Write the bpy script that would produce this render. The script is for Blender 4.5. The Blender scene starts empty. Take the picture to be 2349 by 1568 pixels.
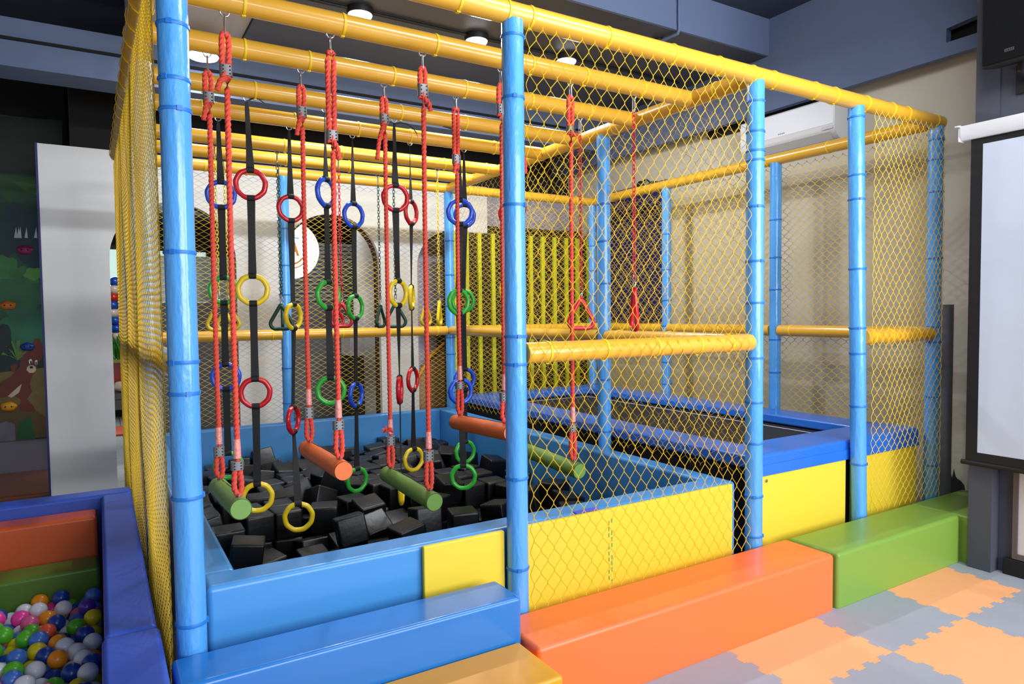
import bpy, bmesh, math, random
from mathutils import Vector, Matrix
random.seed(11)
S = bpy.context.scene; COL = S.collection
PI = math.pi

# ------------------------------------------------------------------ camera
CAMLOC = Vector((-0.22467, -2.35617, 1.5))
FOC, YAW, PITCH, ROLL = 1559.77, 0.546334, -0.0436234, -0.0107581
fw = Vector((math.sin(YAW)*math.cos(PITCH), math.cos(YAW)*math.cos(PITCH), math.sin(PITCH)))
r0 = Vector((math.cos(YAW), -math.sin(YAW), 0)); u0 = r0.cross(fw)
rt = math.cos(ROLL)*r0 + math.sin(ROLL)*u0; up = -math.sin(ROLL)*r0 + math.cos(ROLL)*u0
cam = bpy.data.objects.new('camera', bpy.data.cameras.new('camera')); COL.objects.link(cam)
cam.matrix_world = Matrix(((rt.x, up.x, -fw.x, CAMLOC.x), (rt.y, up.y, -fw.y, CAMLOC.y), (rt.z, up.z, -fw.z, CAMLOC.z), (0, 0, 0, 1)))
cam.data.sensor_width = 36; cam.data.lens = FOC/2349*36; cam.data.clip_start = .05
S.camera = cam

def at(px, py, X=None, Y=None, Z=None):
    """point of the place seen at a picture position, on the plane X=, Y= or Z="""
    d = fw*FOC + rt*(px-1174.5) - up*(py-784)
    i, v = (0, X) if X is not None else (1, Y) if Y is not None else (2, Z)
    return CAMLOC + d*((v-CAMLOC[i])/d[i])

# ------------------------------------------------------------------ world, lights, exposure
w = bpy.data.worlds.new('world'); S.world = w; w.use_nodes = True
bg = w.node_tree.nodes['Background']; bg.inputs[0].default_value = (.62, .74, 1.0, 1); bg.inputs[1].default_value = .54
S.view_settings.view_transform = 'Standard'; S.view_settings.look = 'None'
S.view_settings.gamma = 1; S.view_settings.use_curve_mapping = False; S.view_settings.exposure = 0.0

def area(name, loc, target, sx, sy, watts, col=(1, 1, 1)):
    l = bpy.data.lights.new(name, 'AREA'); l.shape = 'RECTANGLE'; l.size = sx; l.size_y = sy; l.energy = watts; l.color = col
    o = bpy.data.objects.new(name, l); COL.objects.link(o); o.location = loc
    o.rotation_euler = (Vector(target)-Vector(loc)).to_track_quat('-Z', 'Y').to_euler(); return o
area('daylight_front_windows', (1.9, -6.0, 2.3), (2.2, 0.5, 1.1), 4.2, 2.4, 270, (.95, .98, 1.0))
area('added_side_light', (3.6, -3.6, 1.9), (1.4, 0.2, 1.2), 1.0, 2.2, 75, (.95, .98, 1.0))  # unseen source, added to put streak highlights on the posts
area('room_ceiling_lights', (2.2, -1.5, 3.8), (2.4, 0.4, 1.2), 1.8, .5, 80, (.97, .98, 1.0))
area('far_room_daylight', (0.4, 8.6, 2.0), (0.2, 5, .6), 2.4, 1.4, 60, (.85, .95, 1.0))
area('far_room_shutter_fill', (1.7, 4.95, 2.86), (1.7, 4.95, 0), 1.6, .4, 14, (.95, .97, 1.0))  # added fill without a fixture, lifts the dark shutter wall behind the arches
area('far_room_balloon_fill', (-.1, 5.7, 2.86), (0, 6.6, 1.2), .5, .5, 22, (1, .98, .95))  # added fill without a fixture, brightens the backlit balloons

# ------------------------------------------------------------------ materials
def lin(c):
    return tuple(((v/255)/12.92 if v/255 <= .04045 else ((v/255+.055)/1.055)**2.4) for v in c)
MATS = {}
def mat(name, rgb, rough=.45, bump=0, scale=30, metal=0, coat=0, emit=0, var=0, spec=.5, detail=3, stretch=1):
    if name in MATS: return MATS[name]
    m = bpy.data.materials.new(name); m.use_nodes = True; nt = m.node_tree; b = nt.nodes['Principled BSDF']
    c = lin(rgb)+(1,)
    b.inputs['Base Color'].default_value = c; b.inputs['Roughness'].default_value = rough; b.inputs['Metallic'].default_value = metal
    b.inputs['Coat Weight'].default_value = coat; b.inputs['Coat Roughness'].default_value = .12; b.inputs['Specular IOR Level'].default_value = spec
    if emit: b.inputs['Emission Color'].default_value = c; b.inputs['Emission Strength'].default_value = emit
    if bump or var:
        tc = nt.nodes.new('ShaderNodeTexCoord'); n = nt.nodes.new('ShaderNodeTexNoise'); n.inputs['Scale'].default_value = scale; n.inputs['Detail'].default_value = detail
        mp = nt.nodes.new('ShaderNodeMapping'); mp.inputs['Scale'].default_value = (1, 1, stretch); nt.links.new(tc.outputs['Object'], mp.inputs['Vector']); nt.links.new(mp.outputs['Vector'], n.inputs['Vector'])
        if bump:
            bp = nt.nodes.new('ShaderNodeBump'); bp.inputs['Strength'].default_value = bump; bp.inputs['Distance'].default_value = .01
            nt.links.new(n.outputs['Fac'], bp.inputs['Height']); nt.links.new(bp.outputs['Normal'], b.inputs['Normal'])
        if var:
            mx = nt.nodes.new('ShaderNodeMix'); mx.data_type = 'RGBA'
            mx.inputs['A'].default_value = tuple(v*(1-var) for v in c[:3])+(1,); mx.inputs['B'].default_value = tuple(min(1, v*(1+var)) for v in c[:3])+(1,)
            n2 = nt.nodes.new('ShaderNodeTexNoise'); n2.inputs['Scale'].default_value = scale*.12+1; nt.links.new(tc.outputs['Object'], n2.inputs['Vector'])
            nt.links.new(n2.outputs['Fac'], mx.inputs['Factor']); nt.links.new(mx.outputs['Result'], b.inputs['Base Color'])
    MATS[name] = m; return m

M_POST = mat('sky blue vinyl sleeve', (84, 166, 238), .24, .55, 34, coat=.6, stretch=.3)
M_TIE = mat('blue plastic cable tie', (40, 122, 208), .4)
M_YEL = mat('yellow vinyl sleeve', (236, 178, 54), .28, .05, 14, coat=.5)
M_YTIE = mat('yellow cable tie', (250, 212, 40), .4)
M_TAN = mat('worn tan foam sleeve', (200, 170, 110), .7, .3, 30, var=.2)
M_NET = mat('yellow net twine', (226, 184, 22), .6)
M_BLUE = mat('mid blue vinyl', (70, 148, 214), .38, .08, 9, coat=.25)
M_ROYAL = mat('royal blue vinyl', (32, 120, 202), .3, .4, 5, coat=.4)
M_DEEP = mat('deep blue vinyl', (52, 86, 190), .45, .08, 9)
M_TRAMP = mat('trampoline pad blue vinyl', (38, 112, 216), .35, .25, 8, coat=.3)
M_ORANGE = mat('orange vinyl', (250, 118, 60), .4, .05, 8, coat=.15)
M_GREEN = mat('olive green vinyl', (122, 160, 62), .42, .05, 8, coat=.12)
M_GOLD = mat('golden yellow vinyl', (230, 160, 22), .38, .12, 7, coat=.2)
M_PANEL = mat('lemon yellow padded vinyl', (240, 208, 58), .5, .05, 10)
M_FOAM = mat('black vinyl foam cube', (11, 11, 14), .38, .15, 25)
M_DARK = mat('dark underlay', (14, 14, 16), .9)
M_SLATE = mat('slate blue painted plaster', (98, 114, 146), .75, .1, 12, var=.06)
M_SLATED = mat('dark slate painted column', (70, 73, 86), .7, .1, 12, var=.06)
M_CEIL = mat('dark grey ceiling paint', (66, 68, 76), .45, .12, 10)
M_CEIL_LIT = mat('ceiling grey with painted lamp glow', (176, 176, 178), .5, .1, 10)  # lamp glow on the ceiling, put into the colour
M_BLACK = mat('black paint', (12, 12, 13), .8)
M_CREAM = mat('cream painted wall', (205, 199, 182), .8, .08, 20, var=.05)
M_WHITE = mat('white painted partition', (230, 230, 228), .7, .05, 20, var=.04)
M_MAROON = mat('dark maroon trim', (52, 16, 12), .6)
M_METAL = mat('zinc plated steel', (190, 190, 195), .3, metal=1)
M_ROPE = mat('red nylon rope', (222, 76, 58), .75)
M_STRAP = mat('black nylon webbing', (18, 18, 20), .7)
M_TAPE = mat('clear tape over rope', (238, 150, 140), .2, .6, 60, coat=.6)
M_PLATE = mat('grey punched clamp', (128, 128, 130), .45, metal=.6)
RING = {'R': ('red', mat('red plastic', (206, 22, 36), .28, .06, 20, coat=.3)), 'B': ('blue', mat('blue plastic', (36, 84, 214), .28, .06, 20, coat=.3)),
        'Y': ('yellow', mat('yellow plastic', (240, 206, 30), .28, .06, 20, coat=.3)), 'G': ('green', mat('green plastic', (54, 176, 56), .28, .06, 20, coat=.3))}
M_DGREEN = mat('dark green plastic', (18, 66, 48), .35)
M_WPLAST = mat('white plastic', (226, 228, 232), .35)
M_BPLAST = mat('black plastic', (10, 11, 13), .6)
M_SCREEN = mat('matte white projection cloth', (192, 202, 218), .85)
M_GREY = mat('grey pipe', (96, 98, 104), .5)

# ------------------------------------------------------------------ mesh helpers
def bm_obj(name, verts, faces, m, parent=None, loc=None, smooth=True, bevel=0, mats=None, midx=None, angle=40, seg=3):
    """one mesh object; verts are given in the place's coordinates unless loc is None and parent is None"""
    L = Vector(loc) if loc is not None else (parent_origin(parent) if parent else Vector((0, 0, 0)))
    me = bpy.data.meshes.new(name); me.from_pydata([tuple(Vector(v)-L) for v in verts], [], faces)
    for mm in (mats or [m]): me.materials.append(mm)
    if midx: me.polygons.foreach_set('material_index', midx)
    b = bmesh.new(); b.from_mesh(me); bmesh.ops.recalc_face_normals(b, faces=b.faces); b.to_mesh(me); b.free()
    if smooth:
        me.polygons.foreach_set('use_smooth', [True]*len(me.polygons))
        me.set_sharp_from_angle(angle=math.radians(angle))
    me.update()
    o = bpy.data.objects.new(name, me); COL.objects.link(o)
    if parent:
        o.parent = parent; o.location = L-parent_origin(parent)
    else: o.location = L
    if bevel:
        md = o.modifiers.new('bevel', 'BEVEL'); md.width = bevel; md.segments = seg; md.limit_method = 'ANGLE'; md.angle_limit = math.radians(50); md.harden_normals = True
        if not smooth: me.polygons.foreach_set('use_smooth', [True]*len(me.polygons))
    return o
ORG = {}
def parent_origin(p):
    v = Vector((0, 0, 0))
    while p: v = v+p.location; p = p.parent
    return v
class MB:
    def __init__(s): s.v = []; s.f = []; s.mi = []; s.m = 0
    def add(s, vs, fs):
        n = len(s.v); s.v += [Vector(v) for v in vs]; s.f += [tuple(i+n for i in f) for f in fs]; s.mi += [s.m]*len(fs); return s
    def box(s, x0, x1, y0, y1, z0, z1):
        return s.add([(x, y, z) for x in (x0, x1) for y in (y0, y1) for z in (z0, z1)], [(0, 1, 3, 2), (4, 6, 7, 5), (0, 4, 5, 1), (2, 3, 7, 6), (0, 2, 6, 4), (1, 5, 7, 3)])
    def tube(s, pts, r, n=12, cap=True, closed=False, prof=None, twist=0):
        pts = [Vector(p) for p in pts]; N = len(pts); R = r if isinstance(r, (list, tuple)) else [r]*N
        T = []
        for i in range(N):
            a = pts[(i-1) % N] if closed else pts[max(i-1, 0)]; b = pts[(i+1) % N] if closed else pts[min(i+1, N-1)]
            T.append((b-a).normalized())
        u = T[0].orthogonal().normalized()
        if abs(T[0].z) < .9: u = T[0].cross(Vector((0, 0, 1))).normalized()
        vs = []; fs = []; dist = 0
        for i in range(N):
            if i:
                u = (u-T[i]*u.dot(T[i])).normalized(); dist += (pts[i]-pts[i-1]).length
            wv = T[i].cross(u); a0 = twist*dist
            for k in range(n):
                a = 2*PI*k/n+a0; rr = R[i]*(prof[k] if prof else 1)
                vs.append(pts[i]+(u*math.cos(a)+wv*math.sin(a))*rr)
        for i in range(N if closed else N-1):
            j = (i+1) % N
            for k in range(n): fs.append((i*n+k, i*n+(k+1) % n, j*n+(k+1) % n, j*n+k))
        if cap and not closed: fs += [tuple(range(n)), tuple(range((N-1)*n, N*n))]
        return s.add(vs, fs)
    def torus(s, c, nrm, R, r, n=36, m=10, a0=0, a1=2*PI):
        nrm = Vector(nrm).normalized(); u = Vector((0, 0, 1)).cross(nrm)
        u = u.normalized() if u.length > .01 else Vector((1, 0, 0)); wv = nrm.cross(u); full = abs(a1-a0-2*PI) < 1e-6
        pts = [Vector(c)+(u*math.cos(a0+(a1-a0)*i/n)+wv*math.sin(a0+(a1-a0)*i/n))*R for i in range(n if full else n+1)]
        return s.tube(pts, r, m, closed=full)
    def sphere(s, c, rx, ry=None, rz=None, n=16, m=10):
        ry = ry or rx; rz = rz or rx; c = Vector(c); vs = [c+Vector((0, 0, rz))]; fs = []
        for i in range(1, m):
            t = PI*i/m
            for k in range(n): a = 2*PI*k/n; vs.append(c+Vector((rx*math.sin(t)*math.cos(a), ry*math.sin(t)*math.sin(a), rz*math.cos(t))))
        vs.append(c-Vector((0, 0, rz)))
        for k in range(n): fs.append((0, 1+k, 1+(k+1) % n)); fs.append((len(vs)-1, 1+(m-2)*n+(k+1) % n, 1+(m-2)*n+k))
        for i in range(m-2):
            for k in range(n): a = 1+i*n+k; b = 1+i*n+(k+1) % n; fs.append((a, a+n, b+n, b))
        return s.add(vs, fs)
    def prism(s, poly, d):
        """closed polygon extruded by vector d"""
        n = len(poly); d = Vector(d); vs = [Vector(p) for p in poly]+[Vector(p)+d for p in poly]
        return s.add(vs, [tuple(range(n)), tuple(range(n, 2*n))]+[(i, (i+1) % n, n+(i+1) % n, n+i) for i in range(n)])
    def build(s, name, m, parent=None, **k):
        mats = k.pop('mats', None)
        return bm_obj(name, s.v, s.f, m, parent, mats=mats, midx=s.mi if mats else None, **k)
def thing(name, label, cat, loc=(0, 0, 0), group=None):
    o = bpy.data.objects.new(name, None); COL.objects.link(o); o.location = loc; o.empty_display_size = .05
    return tag(o, label, cat, group)
def tag(o, label, cat, group=None):
    o['label'] = label; o['category'] = cat
    if group: o['group'] = group
    return o
def struct(name, mb, m, **k):
    o = mb.build(name, m, **k); o['kind'] = 'structure'; return o
def box(x0, x1, y0, y1, z0, z1): return MB().box(x0, x1, y0, y1, z0, z1)
def base_of(*a): return ((a[0]+a[1])/2, (a[2]+a[3])/2, a[4])
def blk(name, b, m, label, cat, bevel=.02, group=None, parent=None):
    o = box(*b).build(name, m, parent=parent, loc=None if parent else base_of(*b), smooth=False, bevel=bevel, seg=4)
    if not parent: tag(o, label, cat, group)
    return o

# ------------------------------------------------------------------ the room
X2, X3, X4, X5 = 1.225, 2.683, 3.575, 4.417
YB = 3.57; H = 2.69; HM = 1.332; RR = .044
def tile_mat():
    m = bpy.data.materials.new('pale ceramic floor tiles'); m.use_nodes = True; nt = m.node_tree; b = nt.nodes['Principled BSDF']
    tc = nt.nodes.new('ShaderNodeTexCoord'); br = nt.nodes.new('ShaderNodeTexBrick'); br.offset = 0; br.inputs['Scale'].default_value = 1
    br.inputs['Brick Width'].default_value = .6; br.inputs['Row Height'].default_value = .6; br.inputs['Mortar Size'].default_value = .004
    br.inputs['Color1'].default_value = lin((196, 198, 198))+(1,); br.inputs['Color2'].default_value = lin((186, 188, 190))+(1,); br.inputs['Mortar'].default_value = lin((60, 60, 62))+(1,)
    nt.links.new(tc.outputs['Object'], br.inputs['Vector']); nt.links.new(br.outputs['Color'], b.inputs['Base Color']); b.inputs['Roughness'].default_value = .3; return m
struct('floor', box(-5, 6, -6.5, 10, -.1, -.014), tile_mat(), smooth=False)
# right wall (cream), its slate fascia with the open duct hole, the column and the near wall behind the screen
struct('wall_right', box(4.75, 4.9, -.4, 10, -.1, 4.1), M_CREAM, smooth=False)
fb = MB(); Y0, Y1, Z0, Z1 = -.18, .04, 3.24, 3.385
fb.box(4.6, 4.66, Y1, 9, 3.15, 4.0); fb.box(4.6, 4.66, -.4, Y1, 3.15, Z0); fb.box(4.6, 4.66, -.4, Y1, Z1, 4.0)
fb.add([(4.6, Y0-.3, Z1), (4.66, Y0-.3, Z1), (4.6, Y1, Z1), (4.66, Y1, Z1), (4.6, Y1, Z1-.055), (4.66, Y1, Z1-.055)], [(0, 1, 3, 2), (2, 3, 5, 4), (4, 5, 1, 0), (0, 2, 4), (1, 5, 3)])
struct('trim_1', fb, M_SLATE, smooth=False)
struct('trim_2', box(4.70, 4.749, -.39, .2, 3.2, 3.6), M_BLACK, smooth=False)
struct('trim_15', box(4.72, 4.749, 1.0, 2.2, 3.10, 3.3), M_BLACK, smooth=False)  # shade painted as a black strip in the gap over the air conditioner
struct('wall_column', box(4.04, 4.749, -.521, -.401, -.013, 4.0), M_SLATED, smooth=False)
struct('wall_right_near', box(4.126, 4.3, -4.5, -.522, -.013, 4.0), M_SLATED, smooth=False)
struct('trim_17', box(4.045, 4.1255, -4.5, -.522, 2.45, 3.999), M_SLATED, smooth=False)
struct('baseboard_right', box(4.09, 4.125, -4.5, -.56, -.012, .09), M_BLACK, smooth=False, bevel=.004)
# ceiling, soffit, beams
struct('ceiling', box(-5, 5, -6.5, 5.5, 3.9, 4.05), mat('slate ceiling paint', (58, 66, 86), .7, .1, 12), smooth=False)
sf = MB(); sf.box(.79, 4.599, 1.45, 4.2, 3.6, 3.899)
so = struct('trim_3', sf, M_CEIL, smooth=False)
struct('trim_4', box(.79, 4.599, 1.425, 1.449, 3.6, 3.899), M_SLATE, smooth=False)
struct('trim_5', box(.02, .785, 2.75, 3.58, 3.62, 3.899), M_CEIL_LIT, smooth=False)  # pale patch paints the ceiling as lit by the nearby lamp
bb = MB(); bb.box(-5, 4.599, 3.6, 3.93, 3.26, 3.598); struct('trim_6', bb, M_SLATE, smooth=False)
struct('trim_7', box(-5, 4.599, 3.582, 3.599, 3.44, 3.46), M_BLACK, smooth=False)
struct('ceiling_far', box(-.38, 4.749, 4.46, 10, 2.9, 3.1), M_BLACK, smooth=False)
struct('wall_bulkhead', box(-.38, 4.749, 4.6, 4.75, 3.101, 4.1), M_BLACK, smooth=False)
struct('wall_left', box(-5.1, -5, -6.5, 10, -.1, 4.1), M_WHITE, smooth=False)
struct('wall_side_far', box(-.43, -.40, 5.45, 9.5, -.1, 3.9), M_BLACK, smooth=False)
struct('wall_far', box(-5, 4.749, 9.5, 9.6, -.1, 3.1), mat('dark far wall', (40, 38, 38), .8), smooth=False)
# partition with three arches
def arch_wall():
    y0, y1, top, spr = 4.2, 4.32, 2.87, 1.985
    xs = [-.59]; A = [(-.127, .858), (1.255, 2.215), (2.62, 3.36)]; mb = MB()
    prof = [(-.59, -.013)]
    for a, b in A:
        prof.append((a, -.013)); r = (b-a)/2; c = (a+b)/2
        for i in range(25): t = PI-PI*i/24; prof.append((c+r*math.cos(t), spr+r*math.sin(t)*(1.0)))
        prof.append((b, -.013))
    prof += [(3.26+.2, -.013), (3.46, top), (-.59, top)]
    # build by vertical strips to keep faces clean
    pts = sorted(set(round(p[0], 5) for p in prof))
    def under(x):
        for a, b in A:
            if a+1e-6 < x < b-1e-6:
                r = (b-a)/2; c = (a+b)/2; return spr+math.sqrt(max(0, r*r-(x-c)**2))
        return None
    for xa, xb in zip(pts[:-1], pts[1:]):
        m_ = (xa+xb)/2
        if under(m_) is None: mb.box(xa, xb, y0, y1, -.013, top)
        else:
            def e(x):
                for a, b in A:
                    if a-1e-4 <= x <= b+1e-4: r = (b-a)/2; c = (a+b)/2; return spr+math.sqrt(max(0, r*r-(x-c)**2))
            za, zb = e(xa), e(xb)
            mb.add([(xa, y0, za), (xb, y0, zb), (xb, y0, top), (xa, y0, top), (xa, y1, za), (xb, y1, zb), (xb, y1, top), (xa, y1, top)], [(0, 1, 2, 3), (4, 7, 6, 5), (0, 4, 5, 1), (3, 2, 6, 7)])
    struct('wall_back', mb, M_WHITE, smooth=False)
    for k, (a, b) in enumerate(A):
        tr = MB(); r = (b-a)/2; c = (a+b)/2; path = [(a, -.013), (a, spr)]+[(c+r*math.cos(PI-PI*i/24), spr+r*math.sin(PI*i/24)) for i in range(1, 24)]+[(b, spr), (b, -.013)]
        for (xa, za), (xb, zb) in zip(path[:-1], path[1:]):
            if k == 0 and xa < c: continue
            def inn(x, z): 
                if z <= spr: return (x+(.018 if x < c else -.018), z)
                d = Vector((c-x, spr-z)).normalized()*.018; return (x+d.x, z+d.y)
            ia, ib = inn(xa, za), inn(xb, zb)
            tr.prism([(xa, 4.26, za), (xb, 4.26, zb), (ib[0], 4.26, ib[1]), (ia[0], 4.26, ia[1])], (0, .075, 0))
        struct('trim_%d' % (8+k), tr, M_MAROON, smooth=False)
    return A
arch_wall()
struct('trim_11', box(-.605, -.591, 4.195, 4.325, -.013, 2.872), mat('navy edge strip', (40, 44, 110), .5), smooth=False)
struct('wall_back_right', box(3.461, 4.749, 4.2, 4.32, -.013, 2.45), M_BLACK, smooth=False)
# far room behind the arches
struct('wall_shutter', box(.16, 2.5, 5.5, 5.56, -.013, 1.64), mat('grey painted panel', (92, 96, 104), .6), smooth=False)
struct('wall_alcove', box(2.52, 4.7, 4.36, 4.372, -.013, 2.89), mat('pale lavender plaster', (168, 166, 190), .8), smooth=False)
# ------------------------------------------------------------------ the cage frame: posts, rails, monkey bars, nets
cage = thing('play_cage', 'tall padded cage of sky blue posts and yellow rails hung with yellow netting', 'play cage', (1.2, 0, 0))
tie_me = None
def ring_me(name, R, r, m):
    tb_ = MB().torus((0, 0, 0), (0, 0, 1), R, r, 28, 6)
    for v in tb_.v: v.z *= 2.0
    o = tb_.add(*boxvf(R-.003, R+.005, -.008, .008, -.0075, .0075)).build(name, m)
    me = o.data; bpy.data.objects.remove(o); return me
def boxvf(x0, x1, y0, y1, z0, z1):
    b = MB().box(x0, x1, y0, y1, z0, z1); return b.v, b.f
ME_TIE = ring_me('cable_tie', .0455, .0032, M_TIE); ME_YTIE = ring_me('cable_tie_yellow', .0448, .003, M_YTIE)
def add_tie(parent, me, p, axis='Z', rz=0):
    o = bpy.data.objects.new('cable_tie', me); COL.objects.link(o); o.parent = parent; o.location = Vector(p)-parent_origin(parent)
    o.rotation_euler = (0, 0, rz) if axis == 'Z' else (0, PI/2, rz) if axis == 'X' else (PI/2, 0, 0)
    return o
rr_ = random.Random(4)
def post(x, y, zt, ties, x_top=None, z0=-.01):
    xt = x if x_top is None else x_top
    pts = [(x+(xt-x)*i/16, y, z0+(zt-z0)*i/16) for i in range(17)]
    rad = [.0445]*17; mb = MB().tube(pts, rad, 28)
    o = mb.build('post', M_POST, cage)
    for z in ties:
        a = rr_.uniform(-2.6, .4)
        add_tie(o, ME_TIE, (x+(xt-x)*(z-z0)/(zt-z0), y, z), 'Z', a)
    return o
def ties_px(x, ys, px): return [at(px, yy, Y=-.04).z for yy in ys]
ZT = H-.03
post(0, 0, ZT, ties_px(0, [52, 178, 248, 577, 832, 905, 1148, 1443], 410))
post(X2, 0, ZT, ties_px(0, [75, 218, 467, 772, 837, 1102, 1312], 1178))
post(X3-.004, 0, ZT, ties_px(0, [225, 295, 340, 362, 470, 597, 694, 822, 925, 1020, 1143, 1235], 1728))
post(X4+.05, 0, ZT, ties_px(0, [262, 397, 453, 615, 753, 812, 935, 1070], 1962), x_top=X4-.03)
post(X5, 0, ZT, ties_px(0, [313, 360, 435, 590, 750, 785, 912, 1070], 2139))
gen = lambda n, s: [.75+.29*i+random.Random(s+i).uniform(-.07, .07) for i in range(n)]
for (x, y) in ((X5, 1.21), (X5, 2.43), (X5, YB), (X3, 1.23), (X3, YB), (1.14, YB), (-.034, YB), (-.028, 2.43), (-.018, 1.22)):
    post(x, y, ZT, gen(6, int(x*10+y*77)))
def rail(name, a, b, ties=(), m=M_YEL, r=RR, n=24, label=None):
    a = Vector(a); b = Vector(b); N = 14
    o = MB().tube([a+(b-a)*i/N for i in range(N+1)], r, n).build(name, m, cage)
    if label: o['label'] = label
    ax = 'X' if abs(b.x-a.x) > abs(b.y-a.y) else 'Y'
    for t in ties: add_tie(o, ME_YTIE, a+(b-a)*t, ax)
    return o
def tx(pxs, a, b, Y, Z, py):  # ties at picture columns on an X-direction rail
    return [(at(p, py(p), Y=Y).x-a)/(b-a) for p in pxs]
fx = lambda p: 20+.262*(p-1154)
rail('top_rail', (-.06, 0, H), (X5+.045, 0, H), tx([900, 1050, 1160, 1213, 1390, 1540, 1645, 1722, 1770, 1865, 1910, 1982, 2040, 2075, 2140], -.06, X5+.045, 0, H, fx))
rail('top_rail', (X5, .045, H), (X5, YB, H), [.1, .2, .35, .4, .55, .75, .9])
rail('top_rail', (X3, .045, H), (X3, YB, H), [.06, .13, .3, .42, .55, .7, .85, .93])
rail('top_rail', (-.04, YB, H), (X5, YB, H), [.05, .13, .2, .35, .47, .58, .66, .8, .95])
rail('top_rail', (-.042, .0, H), (-.055, 1.7, H), [])
tr_ = rail('top_rail', (-.055, 1.7, H), (-.07, YB-.05, H), [], M_TAN, r=.041, label='worn rail with its yellow cover torn off to tan foam')
lac = MB(); pts = []
for i in range(17*14+1):
    t = i/(17*14); a = t*17*2*PI; pts.append((-.042-.028*t+.0475*math.cos(a), .06+t*(YB-.1), H+.0475*math.sin(a)))
lac.tube(pts, .0026, 5).build('net_lacing', M_NET, cage)
BY = [None, .4416, .913, 1.48, 1.946, 2.613, 3.053]
BT = [None, [(558, 16), (785, 56), (997, 100), (1215, 146), (1339, 171), (1470, 195)], [(560, 118), (708, 142), (900, 175), (1064, 203), (1215, 226), (1349, 249)], [(465, 188), (584, 208), (750, 233), (918, 260), (1066, 282), (1200, 300)],
      [(462, 246), (675, 277), (821, 297), (940, 313), (1132, 338)], [(652, 332), (783, 348), (1018, 375), (1115, 386)], [(655, 366), (800, 381), (1068, 406)]]
for k in range(1, 7):
    a, b = -.01, X3-.03
    rail('monkey_bar', (a, BY[k], H), (b, BY[k], H), [(at(p, q, Y=BY[k]).x-a)/(b-a) for p, q in BT[k]])
# middle rails, between posts
def seg(a, b, t=()): return rail('middle_rail', a, b, t)
g = .043
seg((X2+g, 0, HM), (X3-g, 0, HM), [.08, .3, .52, .72, .88])
seg((X4+g+.02, 0, HM), (X5-g, 0, HM), [.1, .35, .75])
for ya, yb in ((0, 1.21), (1.21, 2.43), (2.43, YB)): seg((X5, ya+g, HM), (X5, yb-g, HM), [.1, .45, .9])
for ya, yb in ((0, 1.23), (1.23, YB)): seg((X3, ya+g, HM), (X3, yb-g, HM), [.1, .5, .9])
for xa, xb in ((-.032, 1.14), (1.14, X3), (X3, X5)): seg((xa+g, YB, HM), (xb-g, YB, HM), [.08, .3, .6, .93])
for ya, yb in ((0, 1.22), (1.22, 2.43), (2.43, YB)): seg((.0-.01*ya/1.2, ya+g+.01, HM), (.0-.01*yb/1.2, yb-g, HM))

def net(org, uv, W_, Z0_, Z1_, w_, h_, r_, seed=0, out=.012, warp=.012, tail=.01, n=4, skip=None):
    """diamond net in the vertical plane through org along unit uv; strands zigzag and touch in short twists"""
    org = Vector(org); uv = Vector(uv).normalized(); nv = uv.cross(Vector((0, 0, 1))); rn = random.Random(seed); ph = [rn.uniform(0, 6.28) for _ in range(8)]
    mb = MB(); J = int(W_/(w_/2)); I = int((Z1_-Z0_)/(h_/2))
    def P(u, z):
        e = min(1, 6*min(u, W_-u)/W_+.05)*min(1, 6*min(z-Z0_, Z1_-z)/(Z1_-Z0_)+.1)
        du = warp*(math.sin(2.3*u+3.1*z+ph[0])+.7*math.sin(5.7*u-4.3*z+ph[1])+.4*math.sin(11*u+9*z+ph[4])); dz = warp*(math.sin(3.7*u-2.2*z+ph[2])+.6*math.sin(7.1*z+6*u+ph[5]))
        dn = out*(math.sin(2.9*u+ph[3])*math.cos(1.9*z+ph[6])+.5*math.sin(6*u+5*z+ph[7]))
        return org+uv*(u+du*e)+Vector((0, 0, z+dz*e))+nv*(dn*e)
    for j in range(J+1):
        pts = []
        for i in range(I+1):
            sgn = 1 if (i+j) % 2 == 0 else -1; u = j*w_/2+sgn*(w_/4)-sgn*r_*.55; u = min(max(u, 0), W_); z = Z0_+i*h_/2
            if skip and skip(u, z): 
                if len(pts) > 1: mb.tube(pts, r_, n, cap=False)
                pts = []; continue
            pts.append(P(u, z-tail/2)); pts.append(P(u, z+tail/2))
        if len(pts) > 1: mb.tube(pts, r_, n, cap=False)
    return mb
def add_net(*a, **k):
    m_ = net(*a, **k); o = m_.build('safety_net', M_NET, cage); return o
add_net((X2+.03, -.052, 0), (1, 0, 0), X3-X2-.105, .285, H-.03, .066, .094, .0016, 1, out=.008, warp=.007, tail=.012)
add_net((X4+.07, -.052, 0), (1, 0, 0), X5-X4-.06, .29, H-.03, .06, .076, .0018, 2, out=.01, warp=.016, tail=.01)
add_net((X3+.01, .05, 0), (0, 1, 0), YB-.1, .62, H-.03, .078, .07, .0014, 3, warp=.014, n=3)
add_net((X5+.052, .03, 0), (0, 1, 0), YB-.05, .62, H-.03, .074, .062, .0021, 4, warp=.014, n=3)
add_net((0.02, YB+.052, 0), (1, 0, 0), X5-.04, .6, H-.03, .076, .047, .0016, 5, out=.006, warp=.006, tail=.005, n=3)
add_net((-.053, .04, 0), (-.0105, 1, 0), YB-.06, .05, H-.055, .062, .046, .0016, 6, out=.006, warp=.010, tail=.006, n=3)

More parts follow.
